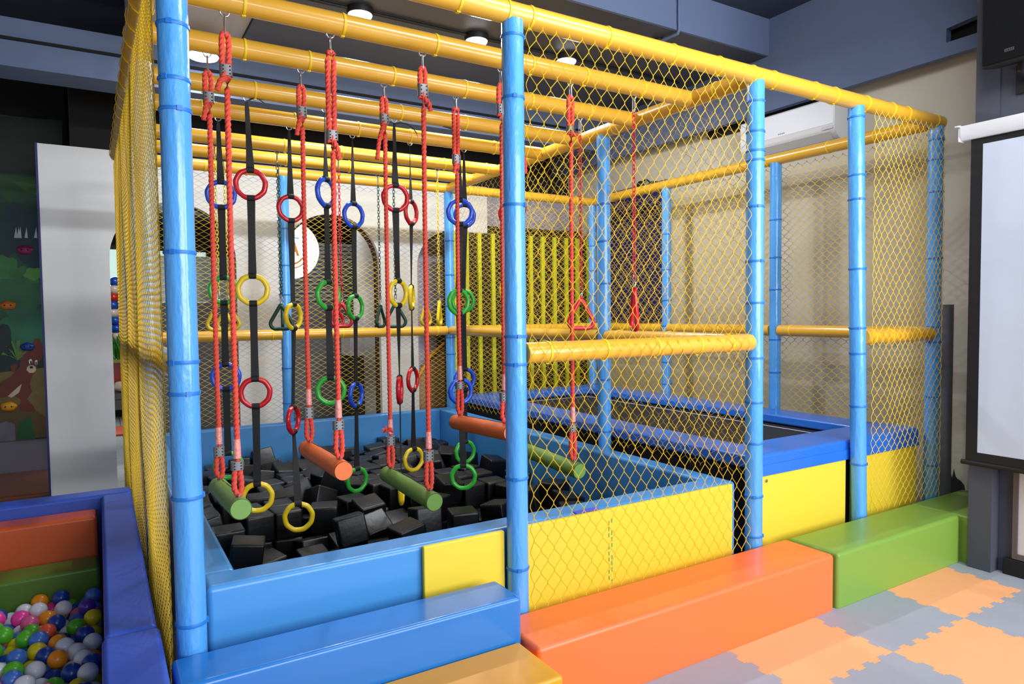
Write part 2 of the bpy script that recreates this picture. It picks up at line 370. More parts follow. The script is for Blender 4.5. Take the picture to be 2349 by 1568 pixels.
# ------------------------------------------------------------------ foam pit: padded walls, panels, cubes
blk('padded_wall', (.05, 2.6, .048, .19, -.01, .605), M_BLUE, 'blue vinyl padded wall along the front of the foam pit', 'padded wall', .022)
blk('padded_wall', (.05, .165, .192, 3.45, -.01, .60), M_BLUE, 'narrow blue vinyl padded wall on the left side of the foam pit behind the nearest post', 'padded wall', .02)
blk('padded_wall', (2.5, 2.62, .192, 3.45, -.01, .60), M_BLUE, 'blue vinyl padded wall between the foam pit and the trampoline', 'padded wall', .02)
blk('padded_wall', (.05, 2.62, 3.452, 3.522, -.01, .60), M_BLUE, 'blue vinyl padded wall along the far end of the foam pit', 'padded wall', .02)
blk('padded_panel', (.815, X2-.048, .022, .046, .3, .603), M_PANEL, 'small yellow padded panel between blue wall front and second front post', 'padded panel', .006)
pn = blk('padded_panel', (X2+.05, 2.545, .022, .046, .0, .603), M_PANEL, 'large yellow padded panel behind the front netting', 'padded panel', .006)
mk = MB(); zt = .59
for i in range(11):
    for xx, o_ in ((1.725, 0), (1.742, .02)):
        if (i*7+int(o_*50)) % 4: mk.box(xx-.0025, xx+.0025, .0205, .0219, zt-o_-.03-i*.028, zt-o_-.012-i*.028)
_m = MB()
for v in mk.v: _m.v.append(v)
_m.f = mk.f; _m.mi = mk.mi
_o = bm_obj('marker_line', _m.v, _m.f, mat('green marker ink', (96, 160, 84), .7), None, loc=pn.location, smooth=False); _o.parent = pn; _o.location = (0, 0, 0)
tp = box(1.56, 1.69, .043, .075, .6052, .6075); _t = bm_obj('tape_strip', tp.v, tp.f, mat('violet tape', (96, 90, 214), .4), None, loc=pn.location, smooth=False); _t.parent = pn; _t.location = (0, 0, 0)

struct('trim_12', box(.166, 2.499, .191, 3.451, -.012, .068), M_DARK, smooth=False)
CUBES = [(0.286,0.288,0.123,0.0,0.0,1.57),(0.475,0.411,0.123,1.57,-0.0,1.0),(0.729,0.408,0.123,0.0,0.0,1.24),(0.994,0.369,0.123,0.0,-0.0,1.79),(1.158,0.383,0.123,0.0,-0.0,1.68),(1.333,0.314,0.123,-0.0,-0.0,1.58),(1.507,0.359,0.123,0.0,0.0,1.3),(1.711,0.491,0.123,-0.0,-0.0,3.12),(1.968,0.403,0.123,-0.0,-0.0,2.86),(2.198,0.347,0.123,3.14,-0.0,-0.08),(2.367,0.369,0.123,0.0,0.0,-1.54),(0.286,0.494,0.123,-0.0,0.0,-1.92),(0.548,0.658,0.123,0.0,0.0,2.77),(0.725,0.575,0.123,-1.57,-0.0,1.24),(0.982,0.533,0.123,0.0,-0.0,1.67),(1.152,0.543,0.123,-0.0,-0.0,-3.09),(1.325,0.496,0.138,-0.22,0.0,-0.05),(1.556,0.524,0.123,0.0,0.0,3.11),(1.731,0.661,0.123,-0.0,0.0,2.91),(1.902,0.612,0.156,-0.14,-0.35,-0.22),(2.124,0.656,0.134,-0.15,-0.0,1.57),(2.335,0.649,0.133,-0.15,0.0,1.07),(0.362,0.705,0.142,-0.29,-0.0,2.54),(0.526,0.834,0.123,0.0,-0.0,1.32),(0.762,0.75,0.123,0.0,0.0,1.58),(0.935,0.705,0.154,-0.15,-0.32,1.67),(1.134,0.706,0.123,-0.0,-0.0,0.06),(1.343,0.684,0.123,-0.0,-0.0,-0.31),(1.557,0.751,0.158,0.34,-0.2,-2.95),(1.788,0.829,0.143,-0.31,0.0,2.91),(1.954,0.823,0.123,-0.0,-0.0,-0.18),(2.12,0.82,0.123,-0.0,-0.0,3.05),(2.326,0.842,0.123,-0.0,-0.0,3.09),(0.366,1.007,0.15,-0.33,-0.08,0.14),(0.592,1.063,0.141,0.11,0.14,-3.07),(0.755,0.934,0.145,-0.35,0.0,1.29),(0.968,0.884,0.152,-0.04,-0.44,1.68),(1.145,0.871,0.123,0.0,0.0,1.64),(1.312,0.94,0.149,0.43,-0.0,-2.99),(1.536,0.96,0.123,-1.01,1.57,0.0),(1.796,1.021,0.147,-0.16,0.18,1.32),(1.977,0.978,0.123,0.0,0.0,1.39),(2.159,0.973,0.123,0.0,0.0,1.48),(2.395,0.996,0.123,-0.0,0.0,1.47),(0.415,1.192,0.123,0.0,-0.0,0.1),(0.584,1.238,0.123,0.0,-0.0,1.8),(0.764,1.135,0.123,0.0,-0.0,1.64),(0.936,1.062,0.147,0.28,-0.07,0.15),(1.122,1.085,0.123,-0.0,0.0,1.69),(1.304,1.124,0.148,-0.19,-0.17,0.28),(1.557,1.176,0.123,0.0,-0.0,2.34),(1.826,1.203,0.123,-0.0,0.0,1.48),(2.002,1.137,0.149,-0.05,-0.36,2.96),(2.185,1.147,0.139,0.22,0.01,1.35),(2.408,1.156,0.123,-0.0,0.0,1.53),(0.296,1.345,0.148,0.17,-0.19,1.85),(0.512,1.388,0.137,-0.13,-0.06,1.86),(0.735,1.321,0.138,0.22,-0.0,0.12),(0.91,1.266,0.14,-0.0,0.25,1.69),(1.092,1.254,0.138,0.0,-0.22,1.69),(1.262,1.286,0.123,-0.0,-0.0,1.81),(1.432,1.326,0.132,0.12,0.0,0.1),(1.786,1.366,0.137,0.2,0.0,1.49),(2.015,1.33,0.123,-0.0,0.0,1.39),(2.205,1.338,0.123,0.0,0.0,1.46),(2.396,1.315,0.123,0.0,0.0,1.55),(0.256,1.539,0.123,-0.0,0.0,1.57),(0.444,1.564,0.123,0.0,0.0,0.74),(0.783,1.534,0.138,-0.22,0.0,0.09),(0.95,1.469,0.143,-0.0,-0.32,1.67),(1.17,1.569,0.139,-0.24,0.0,2.86),(1.36,1.485,0.123,-0.0,0.0,0.12),(1.539,1.529,0.123,-0.0,-0.0,1.69),(1.706,1.536,0.123,0.0,0.0,1.59),(1.907,1.525,0.123,0.0,0.0,1.59),(2.093,1.503,0.123,-0.0,-0.0,-3.03),(2.315,1.502,0.123,-0.0,-0.0,2.64),(0.312,1.714,0.14,-0.25,-0.0,1.31),(0.525,1.742,0.123,0.0,0.0,1.43),(0.696,1.719,0.123,-0.0,-0.0,-0.2),(0.928,1.655,0.123,0.0,0.0,1.72),(1.098,1.774,0.123,-0.0,-0.0,1.59),(1.352,1.664,0.152,-0.35,0.01,-3.02),(1.51,1.704,0.153,0.21,0.04,-3.08),(1.691,1.703,0.174,0.12,-0.24,1.59),(1.898,1.717,0.123,0.0,-0.0,3.05),(2.061,1.687,0.123,-0.0,0.0,2.98),(2.253,1.73,0.123,-0.0,-0.0,-0.28),(0.374,1.862,0.123,0.0,0.0,-0.22),(0.562,1.906,0.123,-0.0,0.0,1.54),(0.733,1.906,0.123,-0.0,0.0,0.15),(0.913,1.811,0.123,-0.0,-0.0,1.72),(1.119,1.935,0.123,-0.0,-0.0,3.08),(1.332,2.012,0.123,-0.0,0.0,-0.02),(1.548,1.905,0.123,0.0,-0.0,1.02),(1.743,1.893,0.137,0.15,0.05,3.05),(1.915,1.886,0.123,0.0,-0.0,1.56),(2.082,1.875,0.123,-0.0,0.0,-2.99),(2.254,1.937,0.123,0.0,-0.0,1.98),(0.415,2.129,0.123,1.57,-0.0,-1.85),(0.59,2.08,0.123,-0.0,-0.0,3.09),(0.764,2.117,0.123,-0.0,-0.0,-0.24),(0.918,2.008,0.13,0.1,-0.0,2.53),(1.147,2.105,0.123,-0.0,-0.0,1.56),(1.338,2.168,0.123,-0.0,0.0,-0.02),(1.493,2.1,0.123,-0.0,0.0,-0.04),(1.648,2.069,0.123,0.0,0.0,3.12),(1.807,2.083,0.123,-0.0,0.0,-0.05),(2.004,2.044,0.123,0.0,0.0,1.52),(2.163,2.159,0.123,0.0,-0.0,0.02),(0.336,2.387,0.123,0.0,0.0,-3.12),(0.562,2.315,0.136,-1.57,-1.39,-1.56),(0.731,2.295,0.123,-0.0,0.0,-2.94),(0.938,2.227,0.158,-2.53,1.19,-0.55),(1.127,2.292,0.15,0.0,0.47,0.34),(1.307,2.384,0.123,-0.0,0.0,1.65),(1.504,2.348,0.123,0.0,0.0,1.56),(1.721,2.352,0.123,0.0,0.0,1.25),(1.975,2.289,0.145,1.57,-0.35,0.03),(2.186,2.344,0.173,0.18,0.29,1.76),(2.372,2.369,0.138,-0.22,-0.0,-2.31),(0.293,2.573,0.123,0.0,-0.0,1.66),(0.532,2.514,0.142,-0.0,0.28,-0.19),(0.703,2.474,0.123,0.0,0.0,2.94),(0.884,2.487,0.123,-0.0,-0.0,1.09),(1.119,2.499,0.123,-0.0,0.0,2.38),(1.303,2.6,0.123,-0.0,-0.0,-0.22),(1.552,2.506,0.123,-0.0,-0.0,3.08),(1.723,2.529,0.129,-0.08,0.0,1.57),(1.935,2.53,0.141,-0.0,0.27,0.37),(2.14,2.515,0.147,0.38,-0.0,1.64),(2.33,2.595,0.138,0.21,0.0,2.28),(0.425,2.749,0.123,0.0,0.0,1.35),(0.577,2.709,0.123,0.0,-0.0,1.36),(0.734,2.657,0.123,-0.0,-0.0,3.04),(0.895,2.682,0.123,-0.0,-0.0,3.1),(1.208,2.796,0.123,-0.0,0.0,1.62),(1.372,2.752,0.123,0.0,-0.0,1.45),(1.534,2.677,0.123,-0.0,-0.0,1.65),(1.753,2.693,0.134,0.08,0.07,0.04),(1.939,2.748,0.123,-0.0,0.0,-2.96),(2.2,2.729,0.123,-0.0,-0.0,1.67),(2.393,2.798,0.156,-0.33,-0.18,-0.08),(0.313,2.912,0.123,0.0,0.0,0.83),(0.598,2.884,0.123,-0.0,-0.0,-0.03),(0.767,2.895,0.149,0.0,0.45,1.54),(1.004,2.851,0.14,0.01,-0.24,1.53),(1.202,2.952,0.123,0.0,0.0,-3.09),(1.363,2.944,0.159,0.27,0.08,-3.09),(1.547,2.843,0.123,0.0,-0.0,0.12),(1.746,2.854,0.123,-0.0,-0.0,0.04),(1.968,2.93,0.141,0.17,0.08,1.6),(2.144,2.881,0.123,0.0,0.0,0.08),(2.407,2.976,0.147,0.12,0.09,1.57),(0.517,3.042,0.123,-0.0,-0.0,1.63),(0.7,3.094,0.167,0.18,0.44,1.81),(0.878,3.1,0.151,-0.0,0.52,1.44),(1.04,3.061,0.123,0.0,0.0,1.58),(1.198,3.108,0.123,0.0,-0.0,1.63),(1.354,3.115,0.123,0.0,0.0,-3.1),(1.54,3.012,0.123,0.0,-0.0,1.7),(1.768,3.014,0.142,0.0,-0.3,0.03),(1.992,3.095,0.133,-0.05,0.07,0.11),(2.156,3.055,0.155,0.29,0.09,0.11),(2.409,3.138,0.123,-0.0,0.0,-3.13),(0.521,3.198,0.123,0.06,-1.57,0.0),(0.678,3.276,0.123,-0.0,0.0,0.26),(0.831,3.337,0.123,0.0,0.0,1.92),(1.028,3.279,0.166,0.4,0.27,-0.02),(1.191,3.313,0.144,0.19,0.1,1.58),(1.359,3.295,0.155,0.14,-0.35,1.59),(1.559,3.202,0.123,-0.0,-0.0,1.4),(1.748,3.185,0.153,-0.13,-0.23,1.63),(1.931,3.31,0.144,-0.0,-0.33,1.35),(2.143,3.231,0.123,-0.0,0.0,1.67),(2.331,3.295,0.123,0.0,0.0,1.73),(0.275,0.309,0.279,-0.0,0.0,0.13),(2.29,3.32,0.279,0.0,0.0,1.71),(2.111,3.345,0.272,-0.25,-0.02,0.0),(1.947,3.36,0.321,0.0,0.02,1.57),(1.741,3.344,0.161,-0.38,1.32,1.23),(1.565,3.337,0.261,0.41,-0.07,-3.14),(1.401,3.249,0.299,0.06,-0.37,1.8),(1.225,3.148,0.292,0.19,-0.0,0.73),(0.846,3.18,0.354,1.31,-0.94,1.83),(0.793,3.358,0.279,1.57,0.0,-0.05),(0.448,3.352,0.179,-0.71,1.46,2.5),(0.272,3.341,0.123,0.0,-0.0,1.54),(2.325,3.145,0.279,-0.0,-0.0,1.53),(2.117,3.177,0.306,-0.0,0.48,1.56),(1.92,3.184,0.29,-0.04,-0.07,-0.02),(1.748,3.126,0.314,-0.11,-0.05,1.55),(1.558,3.112,0.279,-0.0,-0.0,2.06),(1.412,3.039,0.3,-0.02,-0.28,-1.15),(1.08,3.029,0.279,-0.0,-0.0,-1.76),(0.878,2.994,0.291,-0.26,0.5,1.38),(0.672,3.186,0.304,-0.0,0.41,1.43),(0.507,3.187,0.279,0.0,-0.0,-0.03),(0.304,3.161,0.143,0.0,0.31,1.6),(2.272,2.955,0.277,-1.03,-0.14,1.43),(2.092,2.968,0.303,0.25,0.1,-0.12),(1.932,3.024,0.3,-0.09,0.07,-0.03),(1.704,2.969,0.291,-0.23,-0.02,1.54),(1.529,2.871,0.279,0.0,0.0,1.54),(1.268,2.815,0.304,-0.0,1.16,1.47),(1.086,2.827,0.295,-0.02,-0.24,1.83),(0.913,2.791,0.306,0.14,-0.27,1.63),(0.658,2.951,0.296,1.75,0.41,2.06),(0.453,2.983,0.279,-0.0,-0.0,1.42),(0.266,3.003,0.277,-0.13,-0.14,0.02),(2.219,2.71,0.297,-1.3,-0.0,-0.79),(2.028,2.767,0.279,-0.0,0.0,1.41),(1.875,2.811,0.301,1.22,-0.0,2.94),(1.701,2.799,0.294,0.03,0.18,1.55),(1.451,2.708,0.279,0.0,0.0,1.65),(1.301,2.608,0.279,-0.0,0.0,-2.96),(1.111,2.674,0.268,-0.22,-0.24,1.83),(0.919,2.618,0.279,-0.0,-0.0,1.63),(0.748,2.769,0.279,0.22,0.48,1.74),(0.488,2.81,0.279,1.57,0.0,0.11),(0.281,2.707,0.286,-1.08,0.37,-2.95),(2.021,2.602,0.305,0.38,-1.19,2.62),(1.929,2.398,0.314,-0.08,-0.16,1.18),(1.819,2.601,0.308,-0.07,-0.21,-0.19),(1.635,2.607,0.287,-0.04,-0.07,1.65),(1.48,2.553,0.279,-0.0,0.0,1.65),(1.341,2.429,0.279,0.0,0.0,-2.48),(1.14,2.504,0.279,0.0,-0.0,1.78),(0.912,2.461,0.279,-0.0,0.0,-3.08),(0.746,2.455,0.279,-2.94,-1.57,0.0),(0.592,2.643,0.295,-3.14,-1.34,0.01),(0.35,2.499,0.279,-0.0,-0.0,-2.34),(2.405,2.284,0.28,-0.15,-0.16,-3.12),(2.221,2.406,0.314,0.25,-0.24,-2.77),(1.838,2.264,0.261,-0.36,-0.12,1.29),(1.686,2.405,0.283,-1.19,1.51,0.21),(1.513,2.325,0.279,0.0,-0.0,-0.04),(1.357,2.222,0.279,0.0,0.0,1.69),(1.166,2.331,0.3,0.04,0.47,0.44),(0.899,2.289,0.299,-0.31,0.22,1.6),(0.719,2.285,0.279,-0.0,0.0,1.56),(0.445,2.287,0.285,-0.13,-0.18,1.6),(0.262,2.283,0.276,-0.21,-0.01,3.14),(2.402,2.123,0.123,-1.39,1.57,0.0),(2.09,2.142,0.279,-0.0,-0.0,-2.88),(1.9,2.088,0.279,0.0,-0.0,0.02),(1.712,2.102,0.279,0.0,-0.0,-3.11),(1.555,2.102,0.279,0.0,0.0,1.62),(1.376,2.067,0.279,0.0,0.0,0.12),(1.193,2.14,0.303,0.25,-0.23,1.7),(0.995,2.11,0.266,0.39,-0.43,-2.95),(0.616,2.133,0.279,0.15,1.57,0.0),(0.449,2.073,0.279,0.0,0.0,0.03),(0.273,2.107,0.267,-0.26,0.08,1.57),(2.086,1.934,0.279,-0.0,0.0,1.63),(1.927,1.93,0.279,-0.0,-0.0,1.63),(1.762,1.92,0.292,-0.03,0.15,1.56),(1.598,1.929,0.288,-0.11,-0.01,0.1),(1.44,1.917,0.279,0.0,0.0,-3.02),(1.289,1.852,0.149,1.94,-1.82,-0.38),(0.776,2.075,0.295,-2.21,-1.76,0.49),(0.684,1.901,0.279,0.0,0.0,-3.13),(0.505,1.886,0.279,-0.0,-0.0,1.69),(0.275,1.95,0.271,0.07,0.29,-3.12),(2.322,1.773,0.279,0.0,0.0,1.28),(2.055,1.671,0.279,0.0,-0.0,1.56),(1.884,1.685,0.279,-1.57,0.0,0.05),(1.722,1.693,0.33,0.12,-0.24,1.57),(1.515,1.756,0.302,-0.21,-0.03,0.13),(1.105,1.77,0.279,-1.67,1.57,0.0),(0.903,1.696,0.279,-2.81,1.57,0.0),(0.685,1.74,0.279,0.0,0.0,1.64),(0.524,1.73,0.279,0.0,0.0,1.66),(0.272,1.795,0.285,0.07,0.24,-3.13),(2.378,1.395,0.279,-1.57,-0.0,-2.73),(2.1,1.498,0.279,0.0,-0.0,-2.8),(1.542,1.517,0.279,-0.0,0.0,-2.69),(1.138,1.576,0.3,1.66,0.23,-1.47),(1.119,1.406,0.241,-1.04,-0.2,0.05),(0.942,1.313,0.301,-0.69,-1.32,2.14),(0.337,1.529,0.279,1.57,-0.0,-0.02),(2.262,1.094,0.279,-0.11,1.79,-0.19),(2.082,1.284,0.294,0.22,-0.0,-2.32),(1.79,1.13,0.29,-0.0,0.15,2.04),(1.549,1.132,0.279,-1.32,1.57,0.0),(1.361,1.241,0.3,0.02,0.2,1.53),(1.164,1.027,0.291,0.18,-0.0,-1.43),(1.13,0.337,0.279,-1.57,0.0,-2.35),(0.726,0.674,0.279,2.74,1.57,0.0),(0.742,0.311,0.278,-1.64,1.5,1.25),(0.381,1.238,0.289,0.01,0.13,-0.23),(2.394,0.817,0.279,1.57,-0.0,-0.35),(2.151,0.87,0.279,0.0,-0.0,1.11)]
cb = MB().box(-.079, .079, -.079, .079, -.079, .079).build('foam_cube', M_FOAM, loc=(0, 0, 0), smooth=False)
me_ = cb.data
b_ = bmesh.new(); b_.from_mesh(me_); bmesh.ops.bevel(b_, geom=list(b_.edges), offset=.013, segments=3, affect='EDGES', profile=.6)
for v in b_.verts:      # soft, slightly puffed faces
    c_ = v.co; 
b_.to_mesh(me_); b_.free(); me_.polygons.foreach_set('use_smooth', [True]*len(me_.polygons)); me_.set_sharp_from_angle(angle=math.radians(60)); cb.modifiers.clear()
for i, c in enumerate(CUBES):
    o = cb if i == 0 else cb.copy()
    if i: COL.objects.link(o)
    o.location = c[:3]; o.rotation_euler = c[3:]
    tag(o, 'black vinyl foam cube lying among many in the blue walled foam pit', 'foam cube', 'foam cubes in the pit')

# ------------------------------------------------------------------ trampoline
tr = thing('trampoline', 'rectangular trampoline with blue edge pads and black mat beside the right wall', 'trampoline', (3.55, 1.8, 0))
def part(name, b, m, parent, bevel=.015): return box(*b).build(name, m, parent=parent, smooth=False, bevel=bevel, seg=4)
part('edge_pad', (2.735, 4.37, .052, .345, .645, .715), M_TRAMP, tr)
part('edge_pad', (2.735, 2.99, .347, 3.23, .645, .712), M_TRAMP, tr)
part('edge_pad', (4.09, 4.362, .347, 3.23, .645, .712), M_TRAMP, tr)
part('edge_pad', (2.735, 4.362, 3.232, 3.50, .645, .712), M_TRAMP, tr)
part('pad_skirt', (2.74, 4.36, .046, .0515, .60, .66), M_TRAMP, tr, .002)
part('mat', (2.85, 4.2, .2, 3.4, .628, .640), mat('black trampoline mesh', (20, 20, 24), .55), tr, 0)
ln = MB()
for b in ((3.12, 4.0, .52, .535), (3.12, 4.0, 3.12, 3.135), (3.12, 3.135, .535, 3.12), (3.985, 4.0, .535, 3.12)): ln.box(*b, .6402, .6412)
ln.build('border_line', mat('white webbing line', (215, 215, 215), .7), tr, smooth=False)
fr = MB().box(2.76, 4.35, .08, .16, -.012, .642).box(2.76, 2.84, .165, 3.44, -.012, .642).box(4.27, 4.35, .165, 3.44, -.012, .642).box(2.76, 4.35, 3.44, 3.49, -.012, .642)
fr.build('frame', M_DARK, tr, smooth=False)
for (xa, xb) in ((2.735, 3.565), (3.64, 4.335)):
    p_ = part('side_panel', (xa, xb, .05, .078, .0, .638), M_PANEL, tr, .006)
for (px, py) in ((1757, 1102), (2096, 1032)):
    c = at(px, py, Y=.05); MB().tube([(c.x, .0495, c.z), (c.x, .044, c.z)], .009, 14).tube([(c.x, .0441, c.z), (c.x, .040, c.z)], .005, 8).build('bolt', M_METAL, tr)

# ------------------------------------------------------------------ soft blocks in front
blk('foam_block', (1.10, 2.868, -.338, -.052, -.012, .281), M_ORANGE, 'long orange vinyl block on the floor in front of the netting', 'foam block', .02)
blk('foam_block', (2.888, 4.075, -.345, -.052, -.012, .281), M_GREEN, 'long olive green vinyl block between orange block and dark column', 'foam block', .02)
blk('foam_block', (4.085, 4.71, -.385, -.052, -.012, .278), M_GREEN, 'olive green vinyl block mostly hidden behind the dark column', 'foam block', .014)
blk('foam_bench', (-.066, 1.09, -.245, -.05, -.012, .443), M_ROYAL, 'glossy royal blue vinyl block across the front of the foam pit', 'foam block', .016)
blk('foam_step', (.1, 1.072, -.535, -.249, -.012, .281), M_GOLD, 'golden yellow vinyl step below the royal blue block', 'foam step', .012)

# ------------------------------------------------------------------ interlocking floor tiles
def tile_grid():
    P_, rn = .608, random.Random(3); xl = [.88+P_*k for k in range(7)]; xl = [2.70-3*P_+P_*k for k in range(8)]; yl = [-.115, -.728, -.728-P_, -.728-2*P_]
    def edge(a, b, key):   # toothed polyline from a to b
        a = Vector(a); b = Vector(b); d = b-a; L = d.length; t = d/L; nrm = Vector((-t.y, t.x, 0)); n_ = 11; out = [a]
        for i in range(1, n_-1):
            c = (i+.5)*L/n_; s_ = 1 if i % 2 else -1; hw = L/n_*.5
            for du, dn in ((-hw+.007, .001*s_), (-hw+.001, .0135*s_), (hw-.001, .0135*s_), (hw-.007, .001*s_)): out.append(a+t*(c+du)+nrm*dn)
        return out
    cols = [('orange', mat('apricot foam tile', (246, 172, 120), .7, .1, 60, var=.04)), ('grey', mat('grey foam tile', (156, 160, 172), .7, .1, 60, var=.04))]
    for i in range(len(xl)-1):
        for j in range(3):
            x0, x1, y1, y0 = xl[i], xl[i+1], yl[j], yl[j+1]; k = (i+j) % 2; e = .0012
            if x1 < .6: continue
            lo = edge((x0, y0, 0), (x1, y0, 0), 0) if j < 2 else [Vector((x0, y0, 0))]
            hi = edge((x0, y1, 0), (x1, y1, 0), 0) if j > 0 else [Vector((x0, y1, 0))]
            ri = edge((x1, y0, 0), (x1, y1, 0), 0) if i < len(xl)-2 else [Vector((x1, y0, 0))]
            le = edge((x0, y0, 0), (x0, y1, 0), 0) if i > 0 else [Vector((x0, y0, 0))]
            poly = lo+ri+[Vector((x1, y1, 0))]+hi[1:][::-1]+[Vector((x0, y1, 0))]+le[1:][::-1]
            if j == 0: poly = [Vector((p.x, min(p.y, y1), 0)) for p in poly]
            cx, cy = (x0+x1)/2, (y0+y1)/2
            poly = [Vector((cx+(p.x-cx)*(1-e), cy+(p.y-cy)*(1-e), -.0135)) for p in poly]
            q = []
            for p in poly:
                if not q or (p-q[-1]).length > 1e-5: q.append(p)
            x1c = 4.03
            if x0 > 4.03: continue
            yield i, j, k, cols[k], q, (cx, cy)
row = ['touching the long blocks', 'in the second row from the blocks', 'nearest the viewer']
names = []
for i, j, k, (cn, cm), q, (cx, cy) in tile_grid():
    t_ = MB().prism(q, (0, 0, .013)).build('floor_tile', cm, loc=(cx, cy, -.0135), smooth=False)
    where = {0: 'beside the golden step', 1: 'below the middle of the orange block', 2: 'below the right part of the orange block', 3: 'at the joint of orange and green blocks', 4: 'below the green block', 5: 'next to the dark column', 6: 'under the near wall'}.get(i, '')
    tag(t_, '%s foam puzzle floor tile %s, %s' % ({'orange': 'apricot', 'grey': 'grey'}[cn], where, row[j]), 'floor tile', 'interlocking foam floor tiles')
# ------------------------------------------------------------------ things hanging from the bars
ZB = H-RR
def rope_path(mb, pts, r=.0112, step=.006):
    P_ = [Vector(p) for p in pts]; out = []
    # Catmull-Rom resample
    Q = [P_[0]*2-P_[1]]+P_+[P_[-1]*2-P_[-2]]
    for i in range(1, len(Q)-2):
        n = max(2, int((Q[i+1]-Q[i]).length/step))
        for k in range(n):
            t = k/n; a, b, c, d = Q[i-1], Q[i], Q[i+1], Q[i+2]
            out.append(.5*((2*b)+(c-a)*t+(2*a-5*b+4*c-d)*t*t+(3*b-a-3*c+d)*t**3))
    out.append(P_[-1])
    prof = [.70+.34*abs(math.cos(1.5*2*PI*k/18)) for k in range(18)]
    mb.tube(out, r, 18, prof=prof, twist=2*PI/.062)
def hook(parent, x, y, z_low, zt=ZB):
    """eye bolt under the bar with a snap link reaching down to z_low"""
    mb = MB(); mb.torus((x, y, zt-.003), (0, 1, 0), .0155, .0032, 20, 8, PI, 2*PI)
    for s in (-1, 1): mb.tube([(x+s*.0155, y, zt-.002), (x+s*.0155, y, zt+.012)], .0032, 8)
    top, bot = zt-.012, z_low; hw = .008; pts = []
    for i in range(13): a = PI*i/12; pts.append((x, y+hw*math.cos(a), top-hw+hw*math.sin(a)))
    for i in range(13): a = PI+PI*i/12; pts.append((x, y+hw*1.25*math.cos(a), bot+hw+hw*math.sin(a)))
    mb.tube(pts, .0028, 8, closed=True); mb.tube([(x, y+hw, top-.02), (x, y+hw, bot+.02)], .0036, 8)
    return mb.build('snap_hook', M_METAL, parent)
def trapeze(label, X, roll_m, F, R_):
    """F, R_: dict(y, top, c0, c1, tail, b0, b1, bot) heights of the front and rear rope"""
    t = thing('trapeze', label, 'trapeze', (X, .68, min(F['bot'], R_['bot'])-.1), 'rope trapezes under the first two bars')
    ends = []
    for d in (F, R_):
        y = d['y']; rope = MB(); s = .0125
        rope_path(rope, [(X-s*.9, y, d['c1']-.01), (X-s, y, d['c1']+.03), (X-s, y, d['top']-.03), (X-s*.7, y, d['top']-.006), (X, y, d['top']+.004), (X+s*.7, y, d['top']-.006), (X+s, y, d['top']-.03), (X+s*.7, y, d['c1']), (X+.003, y, d['c1']-.05), (X, y, (d['top']+d['bot'])/2), (X+.002, y, d['b0']+.05), (X+.006, y, d['b0']-.01), (X+s, y, d['b1']-.04), (X+s, y, d['bot']+.02), (X+.003, y, d['bot']-.006), (X-s, y, d['bot']+.02), (X-s, y, d['b1']-.04), (X-.008, y, d['b0']-.012)])
        if d.get('tail'):
            tx_, tz_ = d['tail']; rope_path(rope, [(X-s*.6, y-.006, d['c1']+.02), (X-s*.8*(1 if tx_ < 0 else -.6), y-.008, d['c1']-.01), (X+tx_*.7, y-.01, d['c1']-(d['c1']-tz_)*.45), (X+tx_, y-.006, tz_)])
        rp = rope.build('rope', M_ROPE, t, angle=80)
        for z0, z1 in ((d['c1'], d['c0']), (d['b1'], d['b0'])):
            c = MB(); w2 = .0235
            pts = []
            for k in range(16):
                a = 2*PI*k/16; pts.append((X+w2*math.copysign(abs(math.cos(a))**.6, math.cos(a)), y+.0155*math.copysign(abs(math.sin(a))**.6, math.sin(a)), z0))
            c.prism(pts, (0, 0, z1-z0))
            for q in range(3):
                for sx in (-.012, .012): c.m = 1; zq = z0+(z1-z0)*(q+.5)/3; c.tube([(X+sx, y-.0145, zq), (X+sx, y-.0168, zq)], .0034, 4); c.m = 0
            c.build('rope_clamp', M_PLATE, rp, mats=[M_PLATE, M_BLACK])
        tz = d['b0']+.012
        MB().tube([(X+.001, y, tz), (X+.001, y, tz+.05), (X+.001, y, tz+.075)], [.015, .0138, .0125], 12).build('tape_wrap', M_TAPE, rp)
        if d.get('fray'):
            f = MB(); rn = random.Random(2)
            for _ in range(46):
                a = rn.uniform(0, 2*PI); e = rn.uniform(-.2, 1.1); L = rn.uniform(.016, .034); p0 = Vector((X-.018, y-.012, tz+.02))
                dd = Vector((math.cos(a)*math.cos(e), math.sin(a)*math.cos(e), math.sin(e))); f.tube([p0, p0+dd*L*.6, p0+dd*L+Vector((0, 0, -.008))], .0022, 5)
            f.build('frayed_end', M_ROPE, rp)
        hook(t, X, y, d['top']-.008)
        ends.append(Vector((X, y, d['bot']-.052)))
        MB().torus((X, y, d['bot']-.011), (1, 0, 0), .014, .0032, 18, 6).build('shackle', M_METAL, t)
    a, b = ends; dr = (b-a).normalized(); p0 = a-dr*.055; p1 = b+dr*.055; r = .0405
    N = 20; pts = [p0+(p1-p0)*i/N for i in range(N+1)]; rn = random.Random(int(X*100))
    rad = [r*(1+.012*math.sin(i*1.3+X*7)) for i in range(N+1)]
    mb = MB(); mb.tube([p0-dr*.003]+pts+[p1+dr*.003], [r*.93]+rad+[r*.93], 28)
    ro = mb.build('roll', roll_m, t)
    sm = MB(); sm.tube([a+Vector((.006, .02, r+.0005)), (a+b)/2+Vector((.012, 0, r-.0005)), b+Vector((.006, -.02, r+.0005))], .0016, 5); 
    for e in (p0-dr*.001, p1+dr*.001): sm.torus(e, dr, r*.955, .0015, 30, 5)
    sm.build('seam', M_STRAP, ro)
    return t
def zz(px, py, y): return at(px, py, Y=y).z
